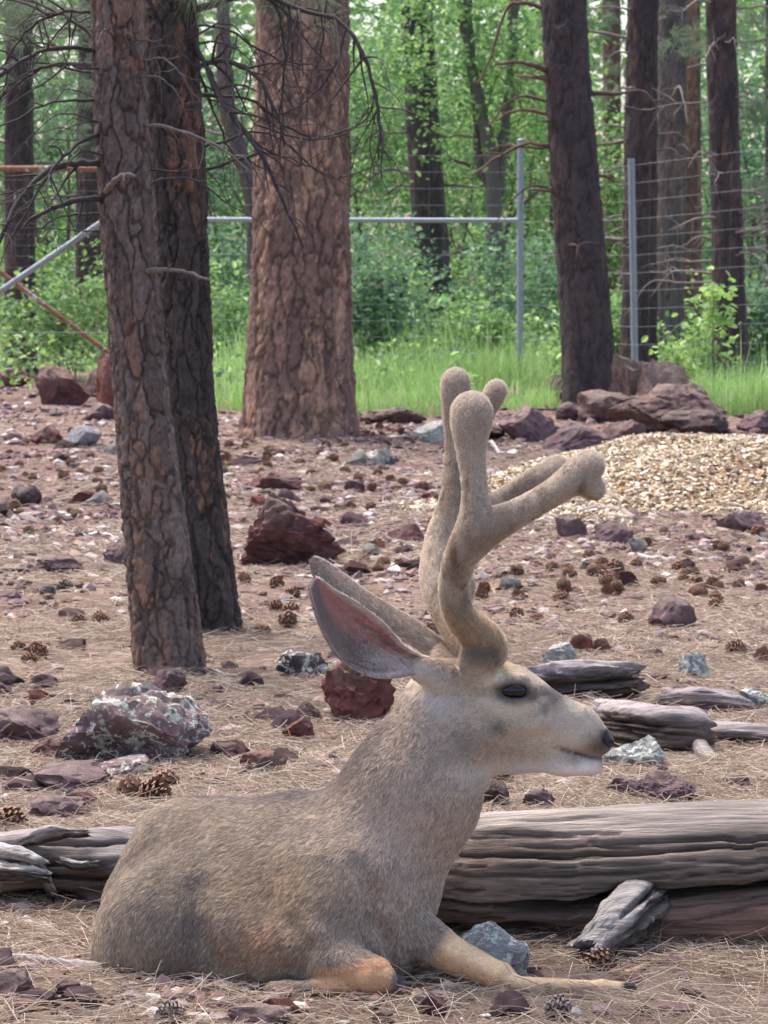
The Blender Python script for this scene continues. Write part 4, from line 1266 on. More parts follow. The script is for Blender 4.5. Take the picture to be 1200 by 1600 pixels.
WOOD_TONES = (srgb(168, 152, 150), srgb(132, 114, 104), srgb(108, 84, 76))
def wood(label, name, pix, rads, seed, m=120, n=260, cols=WOOD_TONES, parts=None, cat='log', **kw):
    """pix: (px, py of the axis, distance)"""
    pts = np.array([P(*p) for p in pix])
    base = pts.mean(0); base[2] = gz1(base[0], base[1])
    root = empty(name, base)
    tag(root, label, cat)
    put('stem', log_mesh('stem', pts, rads, m, n, seed, cols, **kw), root)
    return root

# smooth log behind the chest: axis at about z = 0.10
rc = np.random.default_rng(8)
FINE = [(a, a + rc.uniform(0.04, 0.26), t, t + rc.normal() * 0.06, rc.uniform(0.002, 0.007), rc.uniform(0.022, 0.030)) for a, t in zip(rc.uniform(0.0, 0.7, 26), rc.uniform(-0.5, 1.25, 26))]
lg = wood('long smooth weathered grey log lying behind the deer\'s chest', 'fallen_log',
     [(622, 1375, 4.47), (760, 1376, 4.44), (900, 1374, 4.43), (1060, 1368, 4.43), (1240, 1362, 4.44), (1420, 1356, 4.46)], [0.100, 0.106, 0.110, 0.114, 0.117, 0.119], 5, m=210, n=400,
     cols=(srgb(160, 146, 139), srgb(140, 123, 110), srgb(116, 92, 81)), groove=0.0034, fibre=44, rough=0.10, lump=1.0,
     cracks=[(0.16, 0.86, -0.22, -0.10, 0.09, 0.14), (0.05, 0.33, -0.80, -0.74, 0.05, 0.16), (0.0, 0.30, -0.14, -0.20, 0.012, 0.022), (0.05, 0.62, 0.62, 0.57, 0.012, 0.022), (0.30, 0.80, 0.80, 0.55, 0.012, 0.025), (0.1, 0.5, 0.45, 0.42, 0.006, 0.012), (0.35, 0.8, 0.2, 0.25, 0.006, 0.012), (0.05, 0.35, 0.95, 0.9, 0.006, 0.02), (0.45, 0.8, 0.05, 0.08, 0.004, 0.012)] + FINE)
put('split_limb', log_mesh('split_limb', [P(830, 1432, 4.42), P(900, 1440, 4.385), P(1000, 1445, 4.37), P(1120, 1440, 4.365), P(1260, 1432, 4.37), P(1420, 1428, 4.38)], [0.022, 0.036, 0.042, 0.045, 0.048, 0.048], 96, 250, 25, (srgb(150, 118, 104), srgb(134, 100, 86), srgb(104, 76, 66)), groove=0.003, fibre=44, rough=0.18, lump=3), lg)
st = [P(1010, 1402, 4.37), P(982, 1428, 4.30), P(955, 1454, 4.265), P(918, 1488, 4.235)]
put('branch_stub', log_mesh('branch_stub', st, [0.046, 0.040, 0.034, 0.028], 100, 110, 61, (srgb(172, 164, 162), srgb(140, 128, 122), srgb(84, 70, 64)), groove=0.005, fibre=55, jag=0.022, rough=0.30, lump=16, cracks=[(0.02, 0.12, 0.2, 0.1, 0.014, 0.12), (0.03, 0.13, 0.9, 0.8, 0.012, 0.10), (0.04, 0.14, -0.5, -0.4, 0.014, 0.12)]), lg)
# splintered log end at the left
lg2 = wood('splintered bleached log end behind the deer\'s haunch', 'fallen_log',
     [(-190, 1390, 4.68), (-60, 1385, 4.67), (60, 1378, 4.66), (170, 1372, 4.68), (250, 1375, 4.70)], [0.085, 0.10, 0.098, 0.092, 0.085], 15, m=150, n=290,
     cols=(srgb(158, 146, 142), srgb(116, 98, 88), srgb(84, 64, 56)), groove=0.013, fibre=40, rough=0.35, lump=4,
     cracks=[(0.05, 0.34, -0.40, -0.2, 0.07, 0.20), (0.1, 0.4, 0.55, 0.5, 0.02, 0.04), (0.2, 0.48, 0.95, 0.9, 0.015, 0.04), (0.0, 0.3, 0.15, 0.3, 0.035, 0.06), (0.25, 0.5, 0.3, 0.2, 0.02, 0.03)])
for i, (pts, r) in enumerate([([(35, 1316, 4.60), (80, 1302, 4.58), (132, 1300, 4.60)], [0.010, 0.013, 0.007]), ([(-10, 1330, 4.58), (30, 1337, 4.555), (68, 1350, 4.55)], [0.016, 0.014, 0.009]),
                    ([(-10, 1358, 4.56), (25, 1362, 4.545), (72, 1368, 4.54)], [0.018, 0.015, 0.010]), ([(95, 1345, 4.56), (120, 1352, 4.555), (150, 1350, 4.57)], [0.008, 0.009, 0.006]),
                    ([(20, 1345, 4.56), (60, 1362, 4.55), (85, 1400, 4.56)], [0.010, 0.012, 0.006])]):
    put('splinter', log_mesh('splinter', [P(*q) for q in pts], r, 50, 70, 70 + i, (srgb(188, 180, 176), srgb(138, 124, 116), srgb(84, 68, 62)), groove=0.006, fibre=70, jag=0.015, rough=0.6, lump=10), lg2)
# broken pieces beyond the nose
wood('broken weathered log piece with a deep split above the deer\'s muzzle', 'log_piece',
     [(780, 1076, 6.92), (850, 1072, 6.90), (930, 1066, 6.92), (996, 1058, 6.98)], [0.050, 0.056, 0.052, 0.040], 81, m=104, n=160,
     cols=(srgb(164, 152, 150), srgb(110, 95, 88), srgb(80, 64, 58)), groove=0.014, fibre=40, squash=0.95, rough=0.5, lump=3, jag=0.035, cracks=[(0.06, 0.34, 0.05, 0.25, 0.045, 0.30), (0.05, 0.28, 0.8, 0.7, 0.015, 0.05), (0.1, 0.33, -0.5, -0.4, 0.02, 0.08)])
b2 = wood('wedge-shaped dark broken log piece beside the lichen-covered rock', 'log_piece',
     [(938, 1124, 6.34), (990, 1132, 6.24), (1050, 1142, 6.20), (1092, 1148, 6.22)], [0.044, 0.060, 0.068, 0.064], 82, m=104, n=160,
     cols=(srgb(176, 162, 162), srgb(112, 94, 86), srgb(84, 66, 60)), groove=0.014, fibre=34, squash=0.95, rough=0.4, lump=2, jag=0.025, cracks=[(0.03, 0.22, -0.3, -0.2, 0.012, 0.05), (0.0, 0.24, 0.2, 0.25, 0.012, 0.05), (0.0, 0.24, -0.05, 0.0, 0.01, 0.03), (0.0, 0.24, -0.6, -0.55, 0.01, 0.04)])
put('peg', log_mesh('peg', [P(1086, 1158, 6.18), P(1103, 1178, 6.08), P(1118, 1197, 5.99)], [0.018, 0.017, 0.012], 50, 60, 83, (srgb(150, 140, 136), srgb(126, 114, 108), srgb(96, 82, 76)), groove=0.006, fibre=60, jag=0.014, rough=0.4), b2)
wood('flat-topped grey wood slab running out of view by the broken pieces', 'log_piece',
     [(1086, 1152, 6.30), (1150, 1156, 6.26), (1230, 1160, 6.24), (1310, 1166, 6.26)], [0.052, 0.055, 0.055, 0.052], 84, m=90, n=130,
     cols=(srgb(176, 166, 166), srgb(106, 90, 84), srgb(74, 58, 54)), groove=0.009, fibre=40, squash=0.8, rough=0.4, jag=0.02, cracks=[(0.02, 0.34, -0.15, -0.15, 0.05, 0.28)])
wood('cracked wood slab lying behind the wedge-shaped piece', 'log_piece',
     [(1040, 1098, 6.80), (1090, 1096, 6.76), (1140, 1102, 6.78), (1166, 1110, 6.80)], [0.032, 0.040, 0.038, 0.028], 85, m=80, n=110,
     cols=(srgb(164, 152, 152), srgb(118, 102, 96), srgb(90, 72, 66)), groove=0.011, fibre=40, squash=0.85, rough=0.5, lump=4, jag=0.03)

def stick(label, pix, r0, r1, seed, col):
    pts = []
    for (px, py) in pix:
        p, d = ground_at(px, py)
        pts.append(p + np.array([0, 0, r0 * 0.8]))
    mb = branch_mesh(pts, r0, r1, np.random.default_rng(seed), 1, 0.04, 0.0, col, 0, 8)
    base = pts[0]
    o = obj('stick', mb)
    tag(o, label, 'stick')
stick('thick smooth grey stick on the ground beside the deer\'s haunch', [(-60, 1498), (20, 1506), (90, 1514), (160, 1520)], 0.010, 0.008, 1, srgb(150, 142, 146))
stick('thin grey twig lying in front of the deer\'s belly', [(340, 1572), (400, 1563), (470, 1556), (500, 1554)], 0.004, 0.002, 2, srgb(140, 128, 126))
stick('short bleached stick beside the tip of the deer\'s ear', [(462, 905), (480, 903), (498, 908)], 0.008, 0.006, 3, srgb(196, 188, 186))
stick('pale crooked branch lying below the row of pine cones', [(985, 872), (1040, 878), (1080, 880), (1122, 876)], 0.013, 0.006, 4, srgb(182, 172, 168))
stick('curved grey stick at the lower edge of the chip mound', [(905, 808), (940, 800), (975, 806), (992, 818)], 0.022, 0.015, 5, srgb(140, 120, 116))
stick('pale splinter near the foot of the slim front pine', [(330, 1048), (352, 1056), (372, 1058)], 0.005, 0.003, 6, srgb(190, 176, 164))
stick('bleached stick leaning by the front pine trunk', [(125, 842), (160, 838), (188, 846)], 0.012, 0.008, 7, srgb(196, 188, 184))
stick('dark stick lying behind the deer\'s back', [(175, 1288), (215, 1272), (262, 1256)], 0.007, 0.005, 8, srgb(96, 82, 80))
stick('pale stick lying before the flat brown slab', [(720, 700), (750, 694), (790, 712)], 0.02, 0.01, 9, srgb(176, 168, 164))
stick('tan stick crossing the chip mound\'s tip', [(640, 800), (680, 786), (730, 770)], 0.012, 0.007, 10, srgb(170, 140, 110))
stick('straw-coloured stick in front of the branch stub', [(968, 1530), (990, 1522), (1012, 1512)], 0.006, 0.004, 11, srgb(206, 172, 130))
stick('thin twig lying below the lichen-spotted boulder', [(380, 1092), (400, 1110), (425, 1118)], 0.004, 0.002, 12, srgb(176, 160, 146))
# ------------------------------------------------------------------ the deer
def surface_nets(f, lo, hi, h):
    n = np.ceil((hi - lo) / h).astype(int) + 1
    ax = [lo[i] + h * np.arange(n[i]) for i in range(3)]
    G = np.empty(n, np.float32)
    yy, zz = np.meshgrid(ax[1], ax[2], indexing='ij')
    step = max(1, 400000 // (n[1] * n[2]))
    for i in range(0, n[0], step):
        xs = ax[0][i:i + step]
        Pn = np.stack([np.repeat(xs, n[1] * n[2]), np.tile(yy.ravel(), len(xs)), np.tile(zz.ravel(), len(xs))], 1).astype(np.float32)
        G[i:i + step] = f(Pn).reshape(len(xs), n[1], n[2])
    S = G < 0
    c = np.zeros(n - 1, np.int8)
    for dx in (0, 1):
        for dy in (0, 1):
            for dz in (0, 1):
                c += S[dx:n[0] - 1 + dx, dy:n[1] - 1 + dy, dz:n[2] - 1 + dz]
    act = np.argwhere((c > 0) & (c < 8))
    idx = np.full(n - 1, -1, np.int64)
    idx[act[:, 0], act[:, 1], act[:, 2]] = np.arange(len(act))
    pos = np.zeros((len(act), 3)); cnt = np.zeros(len(act))
    cor = [(a, b, d) for a in (0, 1) for b in (0, 1) for d in (0, 1)]
    for a in cor:
        for b in cor:
            if sum(abs(a[i] - b[i]) for i in range(3)) == 1 and a < b:
                ga = G[act[:, 0] + a[0], act[:, 1] + a[1], act[:, 2] + a[2]]
                gb = G[act[:, 0] + b[0], act[:, 1] + b[1], act[:, 2] + b[2]]
                m = (ga < 0) != (gb < 0)
                t = np.where(m, ga / np.where(m, ga - gb, 1), 0)
                pos += np.where(m[:, None], np.array(a) + t[:, None] * (np.array(b) - np.array(a)), 0)
                cnt += m
    V = lo + h * (act + pos / cnt[:, None])
    Qs = []
    for axis in range(3):
        o = [i for i in range(3) if i != axis]
        A = S.take(np.arange(n[axis] - 1), axis); B = S.take(np.arange(1, n[axis]), axis)
        e = np.argwhere(A != B)
        e = e[(e[:, o[0]] > 0) & (e[:, o[1]] > 0) & (e[:, o[0]] < n[o[0]] - 1) & (e[:, o[1]] < n[o[1]] - 1)]
        ins = A[e[:, 0], e[:, 1], e[:, 2]]
        def cell(d0, d1):
            q = e.copy(); q[:, o[0]] += d0; q[:, o[1]] += d1
            return idx[q[:, 0], q[:, 1], q[:, 2]]
        q = np.stack([cell(-1, -1), cell(0, -1), cell(0, 0), cell(-1, 0)], 1)
        flip = ins if axis != 1 else ~ins
        q[~flip] = q[~flip][:, ::-1]
        Qs.append(q)
    return V, np.concatenate(Qs)

def grad(f, V, e=0.0008):
    g = np.stack([f(V + np.eye(3)[i] * e) - f(V - np.eye(3)[i] * e) for i in range(3)], 1) / (2 * e)
    return g

def polish(f, V, it=2):
    for _ in range(it):
        v = f(V); g = grad(f, V)
        V = V - np.clip(v / (np.maximum((g * g).sum(1), 0.15)), -0.004, 0.004)[:, None] * g
    return V

def subdiv(V, Q):
    E = np.sort(np.concatenate([Q[:, [0, 1]], Q[:, [1, 2]], Q[:, [2, 3]], Q[:, [3, 0]]]), 1)
    U, inv = np.unique(E, axis=0, return_inverse=True)
    inv = inv.reshape(4, -1)
    n, m = len(V), len(U)
    V2 = np.concatenate([V, V[U].mean(1), V[Q].mean(1)])
    f = n + m + np.arange(len(Q))
    e = n + inv
    Q2 = np.concatenate([np.stack([Q[:, i], e[i], f, e[(i - 1) % 4]], 1) for i in range(4)])
    return V2, Q2

def cap(a, ra, b=None, rb=None, s=1.0):
    """tapered capsule between two picture points (px, py, distance), radii in pixels there; s > 1 flattens it sideways"""
    b = b or a; rb = ra if rb is None else rb
    A, B = P(*a), P(*b)
    return (A, ra * a[2] / F, B, rb * b[2] / F, s)

def d_cap(p, c):
    A, ra, B, rb, s = c
    k = np.array([1, s, 1])
    q = (p - A) * k; ab = (B - A) * k
    L = ab @ ab
    t = np.clip((q @ ab) / L, 0, 1) if L > 1e-9 else np.zeros(len(p))
    return np.sqrt(((q - t[:, None] * ab) ** 2).sum(1)) - (ra + t * (rb - ra))

def smin(a, b, k):
    h = np.clip(0.5 + 0.5 * (b - a) / k, 0, 1)
    return b * (1 - h) + a * h - k * h * (1 - h)

def chain(p, caps, k):
    r = None
    for c in caps:
        d = d_cap(p, c)
        r = d if r is None else smin(r, d, k)
    return r

HM = 4.20     # distance of the head's plane of symmetry
TORSO = [cap((300, 1350, 4.36), 103, (255, 1420, 4.34), 95), cap((258, 1452, 4.22), 104, (330, 1460, 4.20), 92), cap((212, 1492, 4.24), 66, (240, 1500, 4.24), 62),
         cap((330, 1462, 4.19), 88, (425, 1492, 4.13), 58), cap((375, 1377, 4.30), 128, (545, 1390, 4.22), 122, 0.85), cap((465, 1325, 4.26), 84, (520, 1330, 4.24), 88),
         cap((530, 1395, 4.15), 92, (500, 1470, 4.10), 58, 1.1), cap((585, 1440, 4.19), 76, (595, 1490, 4.18), 50), cap((575, 1480, 4.15), 58, (530, 1500, 4.12), 50)]
NECK = [cap((580, 1345, 4.21), 114, (643, 1240, 4.20), 97, 1.15), cap((643, 1240, 4.20), 97, (690, 1140, 4.20), 79, 1.25)]
SKULL = [cap((700, 1088, HM), 56, (765, 1088, HM), 53, 1.05), cap((735, 1125, HM), 74, (790, 1110, HM), 66, 1.22), cap((800, 1107, HM), 60, (900, 1143, HM), 39, 1.45),
         cap((900, 1143, HM), 39, (936, 1158, HM), 22, 1.35)]
JAW = [cap((742, 1150, HM), 60, (800, 1160, HM), 46, 1.3), cap((800, 1160, HM), 46, (880, 1186, HM), 24, 1.4), cap((880, 1186, HM), 24, (922, 1193, HM), 20, 1.25)]
LEG_NEAR = [cap((495, 1490, 4.09), 42, (585, 1524, 4.035), 27), cap((585, 1526, 4.035), 27, (598, 1531, 4.03), 22), cap((590, 1538, 4.04), 16, (430, 1546, 4.06), 11)]
LEG_FAR = [cap((600, 1430, 4.20), 60, (655, 1462, 4.15), 36), cap((655, 1462, 4.15), 36, (720, 1500, 4.12), 27, 1.1), cap((720, 1498, 4.12), 27, (782, 1528, 4.09), 22), cap((782, 1528, 4.09), 23, (796, 1535, 4.085), 17),
           cap((795, 1540, 4.08), 15, (940, 1543, 4.06), 10), cap((940, 1543, 4.06), 12, (985, 1545, 4.06), 9)]
FEAT_ADD, FEAT_SUB = [], []
def sdf(p):
    d = chain(p, TORSO, 0.040)
    d = smin(d, chain(p, NECK, 0.05), 0.045)
    hd = chain(p, SKULL, 0.020)
    hd = smin(hd, chain(p, JAW, 0.014), 0.007)
    d = smin(d, hd, 0.030)
    lg = smin(chain(p, LEG_NEAR, 0.008), 10.0, 0.001)
    d = smin(d, lg, 0.014)
    d = smin(d, chain(p, LEG_FAR, 0.007), 0.014)
    for c, k in FEAT_ADD:
        d = smin(d, d_cap(p, c), k)
    for c, k in FEAT_SUB:
        d = -smin(-d, d_cap(p, c), k)
    return d

def hit(px, py, f=sdf, d0=3.7, d1=4.8):
    d = d0
    for _ in range(120):
        v = float(f(P(px, py, d)[None])[0])
        if v < 0.0004: return d
        d += max(v * 0.7, 0.0003)
        if d > d1: return None
    return d

def mirror(pt):     # a picture point mirrored to the far side of the head
    w = P(*pt); w = np.array([w[0], 2 * HM_Y - w[1], w[2]])
    return w
HM_Y = P(780, 1100, HM)[1]
eye_px, eye_py = 802, 1081
eye_d = hit(eye_px, eye_py)
def facept(px, py, sink=0.0):
    h = hit(px, py)
    return (px, py, (HM - 0.012 if h is None else h) + sink)
def both(pts, r, sink, k, lst):
    """a feature along picture points on the near side of the face and its mirror image on the far side"""
    q = [facept(x, y, sink) for x, y in pts]
    for a, b in zip(q[:-1], q[1:]):
        lst.append(((P(*a), r * a[2] / F, P(*b), r * b[2] / F, 1.0), k))
        lst.append(((mirror(a), r * a[2] / F, mirror(b), r * b[2] / F, 1.0), k))
add, sub = [], []
both([(778, 1073), (798, 1064), (818, 1065), (830, 1076)], 10, 0.002, 0.005, add)       # brow
both([(782, 1091), (804, 1097), (824, 1090)], 6, 0.002, 0.004, add)                    # lower lid
both([(778, 1083), (800, 1081), (822, 1082)], 9, -0.004, 0.004, sub)                   # socket
both([(836, 1092), (846, 1104), (850, 1116)], 5, -0.001, 0.006, sub)                   # tear line
both([(872, 1169), (885, 1173), (900, 1177), (925, 1184), (944, 1187)], 4.2, 0.0, 0.003, sub)     # mouth
both([(942, 1156), (951, 1160)], 4.5, 0.000, 0.003, sub)                               # nostril
both([(770, 1150), (800, 1130), (850, 1128)], 12, 0.006, 0.012, add)                   # cheek bone
add.append((cap((748, 1050, 4.165), 30, (753, 1018, 4.148), 29), 0.014))                # pedicles that carry the antlers
add.append((cap((738, 1050, 4.235), 30, (738, 1018, 4.252), 29), 0.014))
add.append((cap((690, 1058, 4.155), 26, (660, 1044, 4.135), 19), 0.012))                 # ear roots
add.append((cap((700, 1045, 4.245), 26, (685, 1022, 4.27), 18), 0.012))
def crease(pts, r, sink, k):
    q = [facept(x, y, sink) for x, y in pts]
    for a, b in zip(q[:-1], q[1:]):
        sub.append((cap(a, r, b, r), k))
crease([(306, 1385), (310, 1450), (335, 1510)], 12, -0.006, 0.030)      # in front of the haunch
crease([(455, 1440), (478, 1480), (470, 1515)], 10, -0.003, 0.020)                     # behind the elbow
crease([(588, 1440), (612, 1475), (618, 1520)], 9, 0.0, 0.016)                     # between chest and far leg
crease([(560, 1350), (585, 1400), (580, 1440)], 10, -0.002, 0.024)                     # shoulder point
FEAT_ADD += add; FEAT_SUB += sub

deer = empty('mule_deer', (P(420, 1555, 4.15)[0], P(420, 1555, 4.15)[1], 0.0))
tag(deer, 'mule deer buck with velvet antlers lying on the pine needles', 'deer')

V, Q = surface_nets(sdf, P(120, 1590, 4.0) + np.array([0, -0.08, -0.03]), np.array([P(1010, 1000, 4.2)[0], 4.66, P(700, 1000, 4.2)[2]]), 0.0068)
V, Q = subdiv(V, Q)
V = polish(sdf, V, 1)

def coat(V):
    """coat colour, with some body shading painted in, from place on the body (image-plane coordinates of the animal's side)"""
    px, py, d = proj(V)
    r = np.random.default_rng(3)
    nb = fbm(V * 14, 3, 71); nf = fbm(V * 60, 3, 72)
    g1 = srgb(156, 139, 121); g2 = srgb(138, 121, 105)
    c = mixc(g1, g2, sstep(nb, -0.3, 0.45))
    def blob(x, y, rx, ry, col, a=1.0, p=2.0):
        nonlocal c
        w = np.exp(-(np.abs((px - x) / rx) ** p + np.abs((py - y) / ry) ** p)) * a
        c = mixc(c, np.asarray(col), np.clip(w, 0, 1))
    blob(430, 1385, 110, 60, srgb(184, 158, 126), 0.8)
    blob(480, 1300, 90, 50, srgb(150, 134, 120), 0.6)
    blob(405, 1480, 70, 45, srgb(150, 108, 74), 0.75)  # orange-brown flank coat, flank shadow put into its tone
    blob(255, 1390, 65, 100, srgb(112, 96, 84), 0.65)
    blob(190, 1490, 60, 70, srgb(164, 146, 126), 0.8)
    blob(300, 1440, 24, 90, srgb(92, 78, 68), 0.55)  # shadow of the haunch crease put into the coat colour
    blob(560, 1440, 70, 60, srgb(142, 122, 108), 0.5)
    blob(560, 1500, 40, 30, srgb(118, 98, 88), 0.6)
    blob(640, 1290, 85, 110, srgb(182, 162, 146), 0.85)
    blob(600, 1200, 40, 50, srgb(150, 132, 118), 0.5)
    blob(720, 1215, 40, 30, srgb(196, 180, 166), 0.6)
    blob(700, 1290, 40, 60, srgb(168, 142, 122), 0.5)
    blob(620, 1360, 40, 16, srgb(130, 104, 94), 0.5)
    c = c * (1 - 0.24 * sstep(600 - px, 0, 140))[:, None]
    # dark mane along the nape and back line
    nape = np.array([[300, 1240], [400, 1245], [470, 1238], [525, 1208], [562, 1172], [590, 1130], [608, 1090], [625, 1060]], float)
    dm = np.full(len(V), 1e9)
    for a, b in zip(nape[:-1], nape[1:]):
        t = np.clip(((px - a[0]) * (b - a)[0] + (py - a[1]) * (b - a)[1]) / ((b - a) @ (b - a)), 0, 1)
        dm = np.minimum(dm, np.hypot(px - a[0] - t * (b - a)[0], py - a[1] - t * (b - a)[1]))
    c = mixc(c, srgb(98, 86, 82), np.exp(-(dm / (12 + 16 * sstep(px, 380, 560))) ** 2) * 0.85)
    # head
    hm = sstep(px + (1100 - py) * 0.4, 640, 700) * sstep(1235 - 0.25 * (px - 700) - py, 0, 26)
    face = mixc(srgb(206, 189, 168), srgb(186, 167, 146), sstep(nb, -0.3, 0.4))
    c = mixc(c, face, hm)
    blob(690, 1085, 40, 40, srgb(214, 206, 202), 0.95)
    blob(655, 1120, 30, 40, srgb(150, 134, 122), 0.6)
    blob(735, 1165, 50, 34, srgb(148, 130, 118), 0.7)
    blob(700, 1030, 60, 20, srgb(140, 120, 104), 0.8)
    blob(660, 1047, 18, 11, srgb(236, 226, 218), 0.95)
    blob(752, 1022, 46, 20, srgb(120, 100, 84), 0.92)
    blob(740, 1075, 40, 28, srgb(178, 154, 126), 0.7)
    blob(800, 1050, 30, 12, srgb(206, 184, 150), 0.7)
    blob(864, 1090, 38, 24, srgb(106, 95, 92), 0.95)
    blob(832, 1056, 30, 11, srgb(128, 112, 102), 0.8)
    blob(895, 1125, 40, 26, srgb(186, 170, 154), 0.7)
    blob(782, 1138, 14, 12, srgb(112, 92, 80), 0.75)
    blob(800, 1176, 70, 16, srgb(188, 156, 124), 0.75)
    blob(830, 1206, 72, 14, srgb(255, 246, 236), 1.0)
    blob(908, 1203, 38, 15, srgb(252, 242, 234), 1.0)
    blob(898, 1190, 12, 9, srgb(128, 112, 108), 0.6)
    blob(936, 1166, 20, 17, srgb(98, 78, 70), 0.9)
    blob(950, 1153, 12, 14, srgb(44, 38, 40), 1.0, 4)
    ml = np.interp(px, [868, 885, 900, 925, 950], [1167, 1173, 1177, 1184, 1188])
    c = mixc(c, srgb(72, 56, 52), np.exp(-((py - ml) / 3.0) ** 2) * sstep(px, 866, 880) * 0.9)
    eye = np.hypot((px - 802) / 31, (py - 1081) / 19)
    c = mixc(c, srgb(50, 42, 40), np.exp(-eye ** 6) * 0.9 * (np.abs(V[:, 1] - HM_Y) > 0.01))
    c = mixc(c, srgb(240, 224, 200), np.exp(-((eye - 1.6) / 0.35) ** 2) * 0.6 * sstep(np.abs(py - 1081), 4, 16))
    c = mixc(c, srgb(80, 66, 60), np.exp(-(((px - 832) / 9) ** 2 + ((py - 1092) / 8) ** 2)) * 0.7)
    # legs
    orange = srgb(210, 160, 112)
    leg = sstep(px + (py - 1500) * 0.6, 655, 690) * sstep(py, 1420, 1450)
    c = mixc(c, mixc(orange, srgb(236, 200, 154), sstep(1500 + (px - 700) * 0.45 - py, 0, 20)), leg)
    leg2 = 0.9 * sstep(py + (px - 540) * 0.15 + 7 * nb, 1494, 1518) * sstep(px, 470, 520) * (px < 612) * (V[:, 1] < 4.12)
    c = mixc(c, orange, leg2)
    c = mixc(c, srgb(60, 52, 50), sstep(px, 968, 974) * sstep(py, 1530, 1535))
    blob(628, 1530, 16, 22, srgb(92, 84, 84), 0.8)
    return c * (1 + 0.12 * nf)[:, None]

M_SKIN = pmat('deer_hide', rough=0.75, var=0.15, vscale=150, bump=0.5, bscale=300, bdist=0.002)
M_FUR = bpy.data.materials.new('deer_fur')
M_FUR.use_nodes = True
def furnodes(m, trans=0.25):
    nt = m.node_tree; L = nt.links.new
    nt.nodes.remove(nt.nodes['Principled BSDF'])
    at = N(nt, 'ShaderNodeAttribute', attribute_name='col')
    d = N(nt, 'ShaderNodeBsdfDiffuse'); t = N(nt, 'ShaderNodeBsdfTranslucent')
    h = N(nt, 'ShaderNodeBsdfHair', component='Reflection')
    h.inputs['RoughnessU'].default_value = 0.35; h.inputs['RoughnessV'].default_value = 0.6
    L(at.outputs['Color'], d.inputs['Color']); L(at.outputs['Color'], t.inputs['Color'])
    a = N(nt, 'ShaderNodeMixShader', Fac=trans); b = N(nt, 'ShaderNodeMixShader', Fac=0.08)
    L(d.outputs[0], a.inputs[1]); L(t.outputs[0], a.inputs[2])
    L(a.outputs[0], b.inputs[1]); L(h.outputs[0], b.inputs[2])
    L(b.outputs[0], nt.nodes['Material Output'].inputs['Surface'])
furnodes(M_FUR)
M_VELVET = bpy.data.materials.new('antler_velvet')
M_VELVET.use_nodes = True
furnodes(M_VELVET, 0.5)

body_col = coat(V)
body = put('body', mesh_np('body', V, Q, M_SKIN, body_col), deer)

FLOW = np.array([  # px, py, dx, dy: which way the hair lies
    (930, 1150, -1, -.35), (870, 1110, -1, -.5), (880, 1190, -1, .1), (800, 1120, -1, -.1), (780, 1040, -1, -.2), (740, 1180, -1, .5), (700, 1090, -.8, .6), (650, 1070, -.6, .8),
    (640, 1180, -.45, 1), (720, 1240, -.25, 1), (600, 1240, -.5, 1), (660, 1360, -.4, 1), (540, 1220, -1, .7), (560, 1400, -.5, 1), (450, 1260, -1, .25), (400, 1340, -1, .55),
    (320, 1250, -1, .15), (450, 1420, -.9, .8), (300, 1330, -.7, .9), (220, 1350, -.4, 1), (170, 1460, -.2, 1), (260, 1480, -.35, 1), (380, 1500, -.8, .9), (500, 1480, -.6, 1), (620, 1500, -.2, 1), (700, 1490, .9, .5), (780, 1530, .9, .5), (560, 1525, .9, .3), (900, 1550, 1, 0)])
def flow_at(V):
    px, py, _ = proj(V)
    w = 1 / (((px[:, None] - FLOW[:, 0]) ** 2 + (py[:, None] - FLOW[:, 1]) ** 2) + 400) ** 1.5
    w /= w.sum(1)[:, None]
    dx, dy = w @ FLOW[:, 2], w @ FLOW[:, 3]
    return dx[:, None] * RGT - dy[:, None] * UPV

